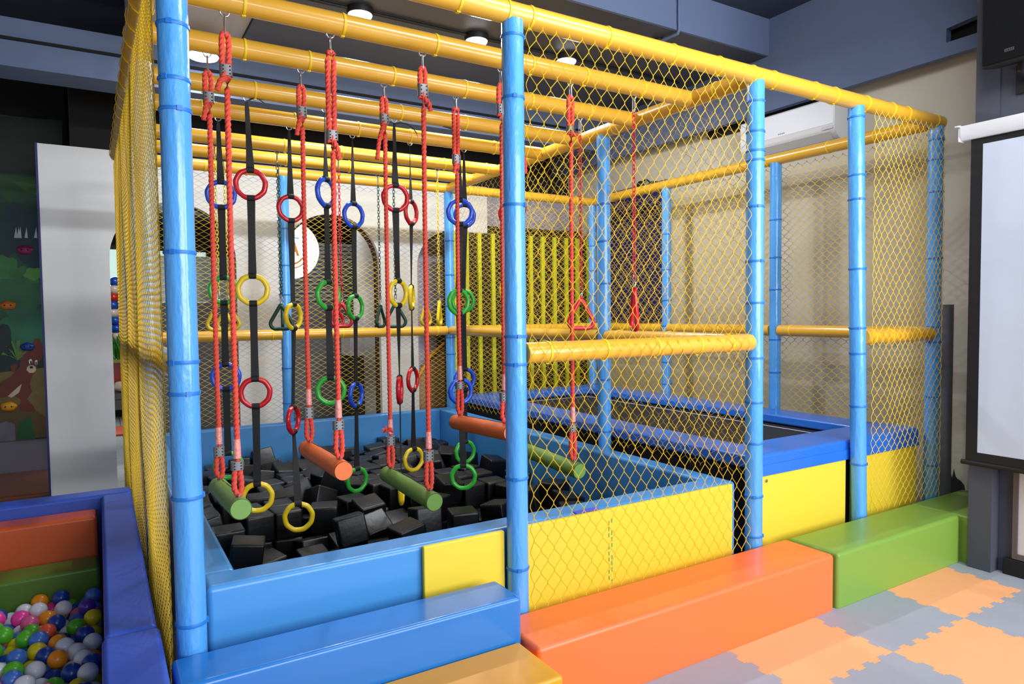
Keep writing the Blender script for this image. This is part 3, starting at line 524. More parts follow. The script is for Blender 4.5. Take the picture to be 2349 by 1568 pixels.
def tr_spec(y, px, top, c0, c1, tail, b0, b1, bot, **k):
    d = dict(y=y, top=zz(px, top, y), c0=zz(px, c0, y), c1=zz(px, c1, y), b0=zz(px, b0, y), b1=zz(px, b1, y), bot=zz(px, bot, y), **k)
    if tail: p = at(tail[0], tail[1], Y=y); q = at(px, tail[1], Y=y); d['tail'] = (p.x-q.x, p.z)
    return d
M_ROLLG = mat('green canvas vinyl', (116, 156, 68), .5, .12, 30); M_ROLLO = mat('orange canvas vinyl', (232, 112, 48), .5, .12, 30)
Y1_, Y2_ = BY[1], BY[2]
trapeze('green padded trapeze on red ropes nearest the large left post', .22, M_ROLLG, tr_spec(Y1_, 520, 78, 150, 175, (498, 208), 1060, 1080, 1135), tr_spec(Y2_, 480, 166, 212, 236, (467, 276), 1026, 1048, 1096))
trapeze('orange padded trapeze hanging second from the left post', .622, M_ROLLO, tr_spec(Y1_, 762, 121, 300, 322, (776, 366), 965, 986, 1048), tr_spec(Y2_, 690, 198, 245, 268, (677, 310), 935, 960, 1010))
trapeze('green padded trapeze with a frayed rope end over the middle of the foam pit', 1.03, M_ROLLG, tr_spec(Y1_, 972, 157, 195, 222, (988, 256), 1035, 1057, 1120), tr_spec(Y2_, 885, 225, 263, 285, (866, 366), 1001, 1021, 1070, fray=1))
trapeze('orange padded trapeze partly hidden behind the second front post', 1.43, M_ROLLO, tr_spec(Y1_, 1149, 195, 240, 262, None, 900, 920, 966), tr_spec(Y2_, 1047, 250, 355, 376, (1040, 396), 876, 892, 948))
trapeze('green padded trapeze seen through the front netting', 1.835, M_ROLLG, tr_spec(Y1_, 1309, 222, 290, 304, (1324, 316), 972, 990, 1052), tr_spec(Y2_, 1207, 255, 330, 350, (1216, 400), 950, 968, 1008))

def strap(label, bar, top, rings, tail=None, w_=.042):
    y = BY[bar]; t = thing('ring_strap', label, 'ring strap', (at(rings[-1][1], rings[-1][2], Y=y).x, y, at(rings[-1][1], rings[-1][2], Y=y).z-.09), 'webbing straps with plastic rings')
    T = at(top[0], top[1], Y=y); RM, rm = .0735, .0142; info = []
    for c, px, py, ra, *yy in rings:
        p = at(px, py, Y=yy[0] if yy else y); to = (CAMLOC-p); az = math.atan2(to.y, to.x)+math.acos(min(1, max(.02, (ra*(RM+rm)-rm*.0)/(RM+rm))))
        info.append((c, p, az))
    # webbing: a twisting band from bar to ring, ring to ring
    sb = MB(); secs = []
    def band(z0, z1, x0, x1, a0, a1, w0, w1, y0, y1):
        N = 14; th = .0016; vs = []; fs = []
        a1_ = a1+round((a0-a1)/PI)*PI
        for i in range(N+1):
            s_ = i/N; e = s_*s_*(3-2*s_); a = a0+(a1_-a0)*e; z = z0+(z1-z0)*s_; x = x0+(x1-x0)*s_
            ww = w0*(1-s_)+w1*s_; ww *= 1-.12*math.sin(PI*s_)
            tv = Vector((-math.sin(a), math.cos(a), 0))*ww/2; nv = Vector((math.cos(a), math.sin(a), 0))*th
            c = Vector((x, y0+(y1-y0)*s_, z)); vs += [c-tv-nv, c+tv-nv, c+tv+nv, c-tv+nv]
        for i in range(N):
            for k in range(4): fs.append((4*i+k, 4*i+(k+1) % 4, 4*i+4+(k+1) % 4, 4*i+4+k))
        fs += [(0, 1, 2, 3), (4*N, 4*N+1, 4*N+2, 4*N+3)]; sb.add(vs, fs)
    def wrap(p, az, zc):   # loop of webbing around the ring tube
        tv = Vector((-math.sin(az), math.cos(az), 0)); nv = Vector((math.cos(az), math.sin(az), 0)); r_ = rm+.0022; N = 16; vs = []; fs = []
        for s_ in (-1, 1):
            for i in range(N): a = 2*PI*i/N; vs.append(Vector((p.x, p.y, zc))+tv*(s_*w_/2*.92)+nv*(r_*math.cos(a))+Vector((0, 0, r_*math.sin(a))))
        for i in range(N): fs.append((i, (i+1) % N, N+(i+1) % N, N+i))
        fs += [tuple(range(N)), tuple(range(N, 2*N))]; sb.add(vs, fs)
    zp, xp, ap = T.z-.012, T.x, info[0][2]+.5; wp = .014
    band(T.z-.004, T.z-.045, T.x, T.x, ap, ap, .012, .024, y, y)
    zp = T.z-.045; wp = .024; yp = y
    for i, (c, p, az) in enumerate(info):
        band(zp, p.z+RM+rm*.6, xp, p.x, ap, az, wp, w_, yp, p.y)
        wrap(p, az, p.z+RM)
        if i < len(info)-1: wrap(p, az, p.z-RM)
        zp, xp, ap, wp, yp = p.z-RM-rm*.6, p.x, az, w_, p.y
    so_ = sb.build('strap', M_STRAP, t, angle=50)
    if tail:
        tb = MB(); q = [Vector(v) for v in tail]; N = len(q)
        vs = []; fs = []
        for i, v in enumerate(q):
            wv = Vector((.3, .9, .1)).normalized()*(.013 if i < N-1 else .004); n2 = Vector((0, 0, .0015)); vs += [v-wv-n2, v+wv-n2, v+wv+n2, v-wv+n2]
        for i in range(N-1):
            for k in range(4): fs.append((4*i+k, 4*i+(k+1) % 4, 4*i+4+(k+1) % 4, 4*i+4+k))
        fs += [(0, 1, 2, 3), (4*N-4, 4*N-3, 4*N-2, 4*N-1)]; tb.add(vs, fs); tb.build('strap_tail', M_STRAP, t, angle=60)
    for c, p, az in info:
        o = MB().torus((0, 0, 0), (1, 0, 0), RM, rm, 48, 14)
        for v in o.v: v *= 1+.012*math.sin(9*math.atan2(v.z, v.y))
        o = o.build('ring', RING[c][1], None, loc=(0, 0, 0)); o.parent = t; o.location = p-t.location; o.rotation_euler = (0, 0, az); o['label'] = '%s plastic ring' % RING[c][0]
    mb = MB(); mb.torus((T.x, y, ZB-.002), (0, 1, 0), .016, .0032, 18, 6, PI, 2*PI).build('eye_bolt', M_METAL, t)
    return t
def tail_px(y, pts): return [at(a, b, Y=y) for a, b in pts]
y3, y4 = BY[3], BY[4]
S1 = [('R', 575, 422, 1), ('Y', 580, 664, 1), ('R', 586, 900, 1), ('Y', 591, 1140, 1)]
strap('black strap of red and yellow rings with curled end, second from left post', 3, (566, 228), S1, tail_px(y3, [(568, 232), (578, 226), (592, 227), (606, 236), (616, 248), (622, 252)]))
strap('black strap of blue and green rings nearest the large left post', 4, (500, 272), [('B', 507, 446, 1), ('G', 513, 665, 1), ('B', 518, 863, 1), ('G', 524, 1067, 1)])
strap('black strap with red, yellow, red and yellow rings, lowest ring of all near the left', 4, (663, 293), [('R', 667, 478, .95), ('Y', 673, 725, .58, 1.90), ('R', 673, 962, .4, 1.75), ('Y', 685, 1185, 1, 1.48)])
strap('black strap of only three rings, blue then two green', 3, (745, 256), [('B', 748, 441, .62), ('G', 753, 676, .78), ('G', 759, 895, 1)])
strap('black strap of blue and green rings right of the orange trapeze', 4, (808, 314), [('B', 811, 493, .78), ('G', 815, 704, .6), ('B', 817, 905, .5), ('G', 819, 1100, .8)])
strap('black strap of red and yellow rings behind the middle green trapeze, with curled end', 3, (904, 280), [('R', 907, 453, .95), ('Y', 913, 672, .65), ('R', 917, 893, .12), ('Y', 921, 1125, .1)], tail_px(y3, [(906, 284), (918, 281), (934, 284), (948, 294), (956, 306), (958, 316)]))
strap('thin twisted black strap with red rings turned sideways and yellow rings, right of middle', 4, (940, 331), [('R', 943, 487, .5), ('Y', 944, 682, .15), ('R', 947, 870, .42), ('Y', 949, 1053, .8)])
strap('black strap of blue and green rings, front one of two overlapping beside the second post', 3, (1050, 297), [('B', 1055, 486, 1), ('G', 1052, 692, .8), ('B', 1057, 897, .9), ('G', 1063, 1093, 1)], tail_px(y3, [(1048, 299), (1040, 297), (1028, 293), (1016, 290)]))
strap('black strap of blue and green rings, rear one of two overlapping beside the second post', 4, (1064, 344), [('B', 1066, 494, .9), ('G', 1062, 690, 1), ('B', 1066, 870, .9), ('G', 1067, 1036, .85)])
strap('ring strap almost hidden behind the second front post, front one of two', 3, (1158, 313), [('R', 1173, 490, 1), ('Y', 1173, 666, .95), ('R', 1176, 880, .1), ('Y', 1180, 1085, .1)], tail_px(y3, [(1156, 318), (1146, 322), (1136, 330), (1130, 334)]))
strap('ring strap almost hidden behind the second front post, rear one of two', 4, (1172, 356), [('R', 1181, 477, 1), ('Y', 1180, 663, 1), ('R', 1182, 850, .1), ('Y', 1183, 1010, .1)])

def tri_handle(label, bar, px, top, hand, m, lab, az, h_=.17, bw=.15):
    """hand = (px, y top of the handle, y bottom)"""
    y = BY[bar]; c = at(hand[0], (hand[1]+hand[2])/2, Y=y); zt = at(hand[0], hand[1], Y=y).z; zb = at(hand[0], hand[2], Y=y).z; x = c.x
    t = thing('triangle_handle', label, 'hanging handle', (x, y, zb), 'chains with triangular grips')
    T = at(px, top, Y=y); hook(t, x, y, ZB-.085)
    ch = MB(); L = .03; z = ZB-.08; z_end = zt+.065; k = 0
    while z > z_end:
        pts = []; hl = L*.5; hw = .0085
        for i in range(12):
            a = 2*PI*i/12; u = hw*math.cos(a); v = (hl-hw)*(1 if math.sin(a) >= 0 else -1)+hw*math.sin(a)
            pts.append((x+(u if k % 2 else 0), y+(0 if k % 2 else u), z-hl+v))
        ch.tube(pts, .0026, 6, closed=True); z -= L-.0065; k += 1
    co = ch.build('chain', m, t); co['label'] = '%s plastic coated chain' % lab
    hk = MB(); pts = []
    for i in range(16): a = 2*PI*i/16; pts.append((x+.008*math.cos(a), y, (zt+z_end)/2+.028*math.sin(a)*1.25))
    hk.tube(pts, .0026, 7, closed=True).build('snap_link', M_METAL, t)
    u = Vector((math.cos(az), math.sin(az), 0)); hh = zt-zb; w2 = bw/2; r = .0128; path = []
    def arc(cx, cz, R_, a0, a1, n=7): return [(cx+R_*math.cos(a0+(a1-a0)*i/n), cz+R_*math.sin(a0+(a1-a0)*i/n)) for i in range(n+1)]
    P2 = arc(0, zt-.03, .014, PI*.86, PI*.14)+arc(w2-.038, zb+.05, .038, PI*.14, -PI*.5)+arc(-w2+.038, zb+.05, .038, -PI*.5, -PI*1.14)
    hd = MB().tube([Vector((x, y, 0))+u*a+Vector((0, 0, b)) for a, b in P2], r, 12, closed=True)
    hd.torus((x, y, zt-.012), (-math.sin(az)*0+u.y*0+1, 0, 0) if abs(u.x) < .5 else (0, 1, 0), .012, .0065, 16, 8)
    ho = hd.build('handle', m, t); ho['label'] = '%s plastic triangular handle' % lab
    return t
MY, MR = RING['Y'][1], mat('crimson plastic', (214, 24, 40), .3, coat=.2)
MRC = MR
cA = lambda p, f: math.atan2(-(CAMLOC.x-p), 0)
tri_handle('yellow triangle handle on yellow chain, front one of the pair by the left post', 5, 492, 337, (503, 690, 760), MY, 'yellow', -.1)
tri_handle('yellow triangle handle on yellow chain, rear one of the pair by the left post', 6, 516, 369, (524, 698, 758), MY, 'yellow', -.2)
tri_handle('dark green triangle handle facing the viewer, just left of the rear blue post', 5, 637, 349, (645, 697, 758), M_DGREEN, 'dark green', -.25, bw=.145)
tri_handle('dark green triangle handle turned edge on at the rear blue post', 6, 650, 377, (648, 700, 756), M_DGREEN, 'dark green', 1.35)
tri_handle('red triangle handle facing the viewer behind the three ring strap', 5, 773, 358, (784, 693, 752), MR, 'red', -.3, bw=.145)
tri_handle('red triangle handle turned sideways behind the three ring strap', 6, 757, 390, (770, 698, 750), MR, 'red', .4, bw=.15)
tri_handle('dark green triangle handle turned sideways, left one over the middle of the pit', 6, 870, 402, (873, 700, 752), M_DGREEN, 'dark green', .75, bw=.15)
tri_handle('dark green wide triangle handle facing the viewer over the middle of the pit', 5, 894, 376, (908, 694, 752), M_DGREEN, 'dark green', -.3, bw=.15)
tri_handle('yellow triangle handle at the far right corner, left one of the pair', 6, 975, 408, (977, 695, 747), MY, 'yellow', .55, bw=.145)
tri_handle('yellow triangle handle at the far right corner, right one of the pair', 5, 1006, 388, (1008, 690, 747), MY, 'yellow', .95, bw=.15)
tri_handle('red triangle handle facing the viewer behind the front netting', 2, 1329, 263, (1333, 682, 757), MR, 'red', -.3, bw=.155)
tri_handle('red triangle handle turned sideways behind the front netting', 1, 1453, 217, (1455, 660, 760), MR, 'red', 1.05, bw=.15)
# ------------------------------------------------------------------ ball pit
blk('ball_pit_wall', (-.24, -.092, .10, 2.075, -.012, .50), M_DEEP, 'deep blue padded wall of the ball pit running beside the left netting', 'ball pit wall', .018)
blk('ball_pit_wall', (-.247, -.085, -1.3, .098, -.012, .497), M_DEEP, 'nearer deep blue padded wall block of the ball pit in the bottom left', 'ball pit wall', .018)
blk('ball_pit_wall', (-2.2, -.092, 2.077, 2.225, -.012, .50), M_DEEP, 'deep blue padded wall across the far end of the ball pit', 'ball pit wall', .018)
blk('foam_step', (-1.6, -.262, 1.895, 2.073, -.012, .432), mat('burnt orange vinyl', (206, 88, 34), .4, .05, 8, coat=.15), 'orange vinyl step inside the ball pit against the far wall', 'foam step', .02)
blk('foam_step', (-1.6, -.256, 1.69, 1.892, -.012, .222), mat('moss green vinyl', (84, 124, 40), .42, .05, 8, coat=.15), 'green vinyl step inside the ball pit just behind the balls', 'foam step', .02)
struct('trim_13', box(-1.0, -.2485, .38, 1.688, -.011, .021), M_DARK, smooth=False)
BALLS = [(-0.914,0.456,0.071),(-0.783,0.501,0.071),(-0.711,0.513,0.072),(-0.654,0.456,0.072),(-0.434,0.456,0.071),(-0.361,0.456,0.071),(-0.289,0.456,0.071),(-0.889,0.6,0.072),(-0.842,0.544,0.071),(-0.712,0.586,0.071),(-0.572,0.587,0.072),(-0.471,0.52,0.071),(-0.358,0.581,0.071),(-0.288,0.602,0.071),(-0.914,0.669,0.071),(-0.778,0.694,0.071),(-0.715,0.732,0.072),(-0.587,0.662,0.071),(-0.525,0.7,0.071),(-0.462,0.738,0.072),(-0.288,0.675,0.071),(-0.914,0.742,0.072),(-0.842,0.729,0.071),(-0.717,0.805,0.071),(-0.653,0.77,0.071),(-0.527,0.773,0.071),(-0.4,0.776,0.071),(-0.288,0.822,0.071),(-0.914,0.869,0.071),(-0.781,0.84,0.072),(-0.719,0.878,0.071),(-0.657,0.916,0.071),(-0.528,0.846,0.072),(-0.423,0.874,0.071),(-0.288,0.895,0.072),(-0.914,1.015,0.071),(-0.777,0.999,0.071),(-0.717,0.957,0.072),(-0.575,0.979,0.071),(-0.506,1.004,0.071),(-0.399,0.977,0.071),(-0.34,1.02,0.071),(-0.914,1.088,0.071),(-0.788,1.142,0.071),(-0.664,1.088,0.071),(-0.603,1.046,0.071),(-0.537,1.078,0.071),(-0.432,1.043,0.071),(-0.288,1.072,0.072),(-0.914,1.189,0.071),(-0.782,1.215,0.071),(-0.715,1.14,0.071),(-0.583,1.203,0.071),(-0.532,1.151,0.071),(-0.467,1.184,0.072),(-0.288,1.145,0.072),(-0.853,1.231,0.071),(-0.779,1.288,0.072),(-0.706,1.286,0.071),(-0.644,1.244,0.071),(-0.462,1.291,0.072),(-0.408,1.227,0.071),(-0.288,1.237,0.072),(-0.85,1.308,0.071),(-0.78,1.361,0.071),(-0.701,1.358,0.072),(-0.641,1.317,0.071),(-0.484,1.361,0.072),(-0.417,1.392,0.072),(-0.289,1.324,0.071),(-0.914,1.418,0.071),(-0.85,1.455,0.071),(-0.696,1.431,0.071),(-0.63,1.463,0.072),(-0.508,1.462,0.071),(-0.433,1.464,0.072),(-0.288,1.397,0.071),(-0.914,1.57,0.072),(-0.782,1.507,0.071),(-0.697,1.513,0.071),(-0.617,1.535,0.071),(-0.545,1.525,0.071),(-0.424,1.58,0.071),(-0.288,1.543,0.071),(-0.913,1.643,0.071),(-0.762,1.644,0.071),(-0.726,1.58,0.071),(-0.562,1.644,0.072),(-0.461,1.644,0.072),(-0.388,1.644,0.071),(-0.315,1.643,0.072),(-0.841,0.456,0.071),(-0.783,0.456,0.129),(-0.711,0.456,0.118),(-0.58,0.457,0.071),(-0.507,0.456,0.071),(-0.398,0.52,0.071),(-0.288,0.493,0.135),(-0.914,0.529,0.071),(-0.776,0.621,0.071),(-0.767,0.56,0.111),(-0.617,0.52,0.072),(-0.544,0.52,0.071),(-0.431,0.585,0.071),(-0.288,0.529,0.071),(-0.914,0.63,0.133),(-0.842,0.656,0.072),(-0.649,0.624,0.071),(-0.651,0.697,0.071),(-0.501,0.605,0.071),(-0.461,0.665,0.071),(-0.351,0.712,0.072),(-0.864,0.759,0.134),(-0.779,0.767,0.072),(-0.695,0.769,0.131),(-0.589,0.735,0.072),(-0.463,0.813,0.072),(-0.356,0.759,0.127),(-0.288,0.749,0.072),(-0.914,0.942,0.072),(-0.779,0.919,0.071),(-0.739,0.841,0.131),(-0.591,0.808,0.071),(-0.593,0.881,0.072),(-0.36,0.837,0.071),(-0.318,0.859,0.127),(-0.884,0.978,0.127),(-0.842,0.956,0.071),(-0.647,0.988,0.072),(-0.553,1.028,0.122),(-0.46,0.937,0.071),(-0.36,0.91,0.071),(-0.288,0.968,0.071),(-0.842,1.032,0.071),(-0.766,1.073,0.072),(-0.707,1.029,0.071),(-0.642,1.127,0.129),(-0.466,1.108,0.071),(-0.414,1.094,0.12),(-0.388,1.025,0.127),(-0.827,1.182,0.119),(-0.861,1.139,0.072),(-0.649,1.171,0.071),(-0.598,1.119,0.072),(-0.485,1.146,0.131),(-0.359,1.09,0.071),(-0.317,1.108,0.128),(-0.914,1.272,0.072),(-0.812,1.253,0.127),(-0.709,1.213,0.071),(-0.578,1.276,0.071),(-0.514,1.24,0.071),(-0.353,1.25,0.113),(-0.345,1.191,0.071),(-0.914,1.345,0.072),(-0.823,1.345,0.128),(-0.659,1.355,0.131),(-0.635,1.39,0.072),(-0.523,1.311,0.106),(-0.389,1.298,0.071),(-0.352,1.36,0.071),(-0.914,1.491,0.071),(-0.78,1.434,0.071),(-0.666,1.484,0.131),(-0.576,1.478,0.118),(-0.57,1.422,0.072),(-0.469,1.418,0.115),(-0.357,1.434,0.071),(-0.898,1.531,0.131),(-0.852,1.53,0.071),(-0.668,1.566,0.114),(-0.57,1.582,0.11),(-0.472,1.525,0.071),(-0.352,1.506,0.071),(-0.289,1.47,0.071),(-0.835,1.643,0.071),(-0.799,1.58,0.071),(-0.689,1.644,0.071),(-0.626,1.607,0.072),(-0.508,1.588,0.072),(-0.424,1.622,0.131),(-0.351,1.58,0.071),(-0.914,0.492,0.135),(-0.664,0.512,0.127),(-0.474,0.567,0.128),(-0.351,0.456,0.144),(-0.829,0.6,0.117),(-0.626,0.574,0.119),(-0.333,0.639,0.116),(-0.914,0.705,0.135),(-0.757,0.731,0.131),(-0.505,0.737,0.131),(-0.301,0.712,0.133),(-0.85,0.808,0.071),(-0.611,0.771,0.131),(-0.412,0.704,0.111),(-0.883,0.905,0.127),(-0.674,0.955,0.131),(-0.552,0.885,0.132),(-0.409,0.926,0.123),(-0.798,0.96,0.129),(-0.605,0.934,0.12),(-0.452,0.991,0.119),(-0.912,1.139,0.124),(-0.653,1.038,0.124),(-0.486,1.056,0.119),(-0.288,1.02,0.123),(-0.75,1.176,0.124),(-0.536,1.198,0.127),(-0.404,1.148,0.071),(-0.898,1.231,0.129),(-0.62,1.28,0.131),(-0.461,1.238,0.121),(-0.288,1.281,0.13),(-0.742,1.325,0.122),(-0.575,1.349,0.071),(-0.43,1.337,0.118),(-0.85,1.382,0.071),(-0.739,1.398,0.12),(-0.533,1.383,0.121),(-0.313,1.433,0.13),(-0.737,1.472,0.116),(-0.508,1.504,0.131),(-0.411,1.521,0.112),(-0.857,1.589,0.114),(-0.752,1.542,0.128),(-0.512,1.639,0.124),(-0.289,1.597,0.121),(-0.841,0.5,0.13),(-0.617,0.456,0.134),(-0.435,0.499,0.131),(-0.888,0.56,0.133),(-0.713,0.659,0.071),(-0.432,0.63,0.129),(-0.315,0.566,0.129),(-0.82,0.692,0.131),(-0.545,0.631,0.123),(-0.39,0.647,0.072),(-0.913,0.805,0.107),(-0.806,0.803,0.129),(-0.549,0.809,0.131),(-0.288,0.786,0.135),(-0.841,0.881,0.072),(-0.655,0.843,0.071),(-0.482,0.882,0.115),(-0.885,1.051,0.128),(-0.734,0.996,0.131),(-0.531,0.921,0.071),(-0.344,0.964,0.118),(-0.825,1.09,0.112)]
BC = [('white', (224, 228, 238), 11), ('light blue', (70, 122, 214), 10), ('dark blue', (26, 66, 160), 8), ('green', (84, 186, 40), 6), ('yellow', (222, 202, 24), 4), ('hot pink', (240, 66, 166), 2), ('rose pink', (222, 96, 146), 2), ('red', (204, 30, 44), 1), ('coral', (248, 96, 64), 2), ('orange', (246, 150, 24), 2)]
bm0 = MB().sphere((0, 0, 0), .0368, n=28, m=18).add(*(lambda t: (t.v, t.f))(MB().torus((0, 0, 0), (0, 0, 1), .0361, .0005, 40, 4)))
pal = [b for b in BC for _ in range(b[2])]; rb = random.Random(9); proto = {}
purple_i = min(range(len(BALLS)), key=lambda i: (Vector(BALLS[i])+Vector((0, 0, -.012))-at(184, 1407, Z=.10)).length)
for i, c in enumerate(BALLS):
    nm, rgb, _ = ('purple', (88, 48, 170), 1) if i == purple_i else rb.choice(pal)
    m = mat(nm+' ball plastic', rgb, .32, 0, coat=.2)
    if nm not in proto: proto[nm] = o = bm0.build('play_ball', m, loc=(0, 0, 0))
    else: o = proto[nm].copy(); COL.objects.link(o)
    o.location = (c[0], c[1], c[2]-.012); o.rotation_euler = (rb.uniform(0, 3), rb.uniform(0, 3), 0)
    tag(o, '%s plastic ball %s the ball pit' % (nm, 'lying in' if nm != 'purple' else 'the only one of its colour in'), 'ball', '%s balls in the ball pit' % nm)

# ------------------------------------------------------------------ climbing wall mural, bench behind it
mural = thing('climbing_wall', 'dark jungle mural board with climbing holds left of the white partition', 'climbing wall', (-1.6, 5.40, .37))
MZ0 = .365; my = 5.345
box(-3.2, -.462, my+.001, 5.40, MZ0, 3.33).build('board', mat('deep jungle green board', (24, 52, 44), .5, var=.5, scale=14), mural, smooth=False)
PA = MB(); pmats = []; PN = [0]
def paint(rgb, px, lay=0):
    n = 'mural paint %d %d %d' % rgb; m = mat(n, rgb, .5, var=.35, scale=60)
    if m not in pmats: pmats.append(m)
    PA.m = pmats.index(m); PN[0] += 1; y = my-.0003*PN[0]
    P_ = [at(a, b, Y=y) for a, b in px]; PA.prism([(p.x, y, p.z) for p in P_], (0, -.0002, 0))
def blob(cx, cy, rx, ry, n=26, w=.12, k=7, ph=0): return [(cx+rx*(1+w*math.sin(k*t+ph))*math.cos(t), cy+ry*(1+w*math.sin(k*t+ph))*math.sin(t)) for t in [2*PI*i/n for i in range(n)]]
paint((10, 22, 6), [(-60, 262), (143, 276), (143, 392), (90, 402), (-60, 392)], 1)
paint((22, 66, 50), [(-60, 430), (95, 440), (100, 560), (-60, 600)], 2)
paint((26, 56, 66), blob(40, 560, 70, 90, ph=1), 3)
paint((34, 74, 30), [(-60, 395), (100, 408), (100, 450), (70, 432), (60, 462), (40, 438), (22, 470), (5, 440), (-30, 455)], 4)
paint((52, 96, 40), [(30, 415), (90, 424), (96, 450), (60, 440)], 5)
paint((38, 82, 58), blob(20, 700, 100, 110, k=9, ph=2), 5)
paint((62, 128, 66), blob(10, 620, 34, 34, k=6), 6); paint((58, 120, 60), blob(52, 640, 36, 28, k=7), 7)
paint((44, 104, 64), blob(40, 680, 60, 44, k=8), 8); paint((88, 158, 70), blob(78, 628, 22, 14, k=5), 9)
paint((40, 108, 78), blob(60, 760, 60, 60, k=6), 8); paint((18, 40, 32), blob(-10, 800, 44, 60, k=5), 9)
for a in range(7):
    t = -2.7+a*.42; paint((70+8*a, 150-6*a, 58), [(40, 826), (40+30*math.cos(t)-6, 826+44*math.sin(t)), (40+42*math.cos(t), 826+62*math.sin(t)+14), (44+22*math.cos(t), 826+26*math.sin(t))], 10)
paint((112, 96, 44), [(-60, 860), (110, 842), (112, 1000), (-60, 1012)], 11)
paint((92, 74, 30), [(-60, 940), (60, 925), (112, 960), (112, 1002), (-60, 1012)], 12)
paint((20, 90, 48), [(44, 968), (70, 956), (82, 1006), (36, 1010)], 13); paint((120, 116, 128), [(-40, 985), (14, 966), (34, 972), (36, 1010), (-40, 1016)], 13)
# a plain brown furry animal leaning on a stump
BRN = (106, 44, 28)
paint(BRN, [(-20, 905), (-6, 880), (26, 862), (44, 842), (52, 815), (70, 800), (80, 776), (90, 776), (100, 800), (96, 824), (86, 830), (84, 846), (74, 862), (68, 880), (74, 898), (62, 914), (78, 932), (82, 944), (44, 942), (48, 916), (30, 906), (4, 912)], 14)
paint(BRN, [(24, 838), (40, 834), (36, 856), (26, 850)], 15)
paint((196, 180, 150), blob(72, 846, 11, 9, w=.03), 16); paint((196, 180, 150), [(18, 908), (40, 888), (50, 880), (44, 900), (26, 912)], 16)
paint((230, 230, 230), blob(70, 829, 4, 6, w=0), 17); paint((230, 230, 230), blob(83, 831, 3, 6, w=0), 17); paint((14, 10, 10), blob(71, 831, 2, 4, w=0), 18); paint((14, 10, 10), blob(83, 833, 1.6, 3.6, w=0), 18); paint((30, 16, 14), blob(72, 842, 4, 3, w=0), 18)
for a in (32, 38, 42, 56, 78): paint((196, 206, 204), [(a, 545), (a+5, 520), (a+8, 546)], 14)
PA.build('painting', None, mural, mats=pmats, smooth=False)
for (px, py, rx, ry, nm, rgb) in ((57, 573, 19, 12, 'pink', (150, 36, 88)), (18, 700, 19, 13, 'orange', (206, 112, 34)), (63, 795, 17, 13, 'blue', (22, 60, 140)), (20, 932, 19, 13, 'yellow', (232, 158, 20))):
    c = at(px, py, Y=my-.02); ed = at(px+rx, py, Y=my-.02); R = (ed-c).length; mb = MB(); N = 30
    L = [(1, -.012), (1.0, -.028), (.8, -.042), (.4, -.048)]
    vs = []; fs = []
    for s_, dy in L:
        for i in range(N): t = 2*PI*i/N; k = R*s_*(1+.05*math.sin(5*t+px)); vs.append((c.x+k*math.cos(t), my+dy+.008, c.z+k*.68*math.sin(t)))
    for j in range(3):
        for i in range(N): fs.append((j*N+i, j*N+(i+1) % N, (j+1)*N+(i+1) % N, (j+1)*N+i))
    fs.append(tuple(range(3*N, 4*N))); fs.append(tuple(range(N))); mb.add(vs, fs)
    o = mb.build('climbing_hold', mat(nm+' resin hold', rgb, .4), loc=(c.x, my-.01, c.z)); tag(o, '%s climbing hold bolted to the jungle mural' % nm, 'climbing hold', 'climbing holds on the mural')
    hb = MB()
    for s_ in (-1, 1): hb.tube([(c.x+s_*R*.38, my-.036, c.z), (c.x+s_*R*.38, my-.042, c.z)], .0065, 12)
    b_ = hb.build('bolt_hole', M_BLACK, None, loc=o.location); b_.parent = o; b_.location = (0, 0, 0)
struct('wall_left_back', box(-5, -.431, 5.401, 5.5, -.013, 3.899), M_BLACK, smooth=False)
struct('baseboard_back', box(-5, -.47, 5.37, 5.40, .0, .363), mat('grey plinth', (132, 128, 142), .6), smooth=False)
blk('floor_mat', (-3.2, -.45, 4.34, 5.365, -.012, .075), mat('brown vinyl bench', (132, 76, 48), .32, .05, 6, coat=.3), 'brown padded mat on the floor below the jungle mural', 'mat', .025)

# ------------------------------------------------------------------ air conditioner
ac = thing('air_conditioner', 'white split air conditioner high on the cream wall', 'air conditioner', (4.65, 1.22, 2.80))
ya, yb = .80, 1.68
prof = [(4.749, 2.795), (4.62, 2.795), (4.562, 2.85), (4.553, 2.87), (4.553, 3.085), (4.565, 3.095), (4.749, 3.10)]
MB().prism([(x, ya, z) for x, z in prof], (0, yb-ya, 0)).build('body', M_WPLAST, ac, smooth=False, bevel=.006)
MB().box(4.5505, 4.5525, ya+.01, yb-.01, 2.90, 3.08).build('front_panel', mat('satin white panel', (222, 226, 232), .4), ac, smooth=False)
MB().prism([(4.616, ya+.05, 2.797), (4.563, ya+.05, 2.847), (4.561, ya+.05, 2.844), (4.614, ya+.05, 2.793)], (0, yb-ya-.1, 0)).build('louvre', mat('white louvre', (206, 208, 210), .4), ac, smooth=False)
lg = MB(); 
for k in range(4): lg.box(4.5495, 4.5505, 1.235+k*.016, 1.245+k*.016, 2.915, 2.925)
lg.build('logo', mat('grey print', (120, 124, 130), .5), ac, smooth=False)
MB().box(4.5485, 4.5505, ya+.012, ya+.1, 2.862, 2.885).build('display', mat('pale grey display', (180, 184, 188), .4), ac, smooth=False)

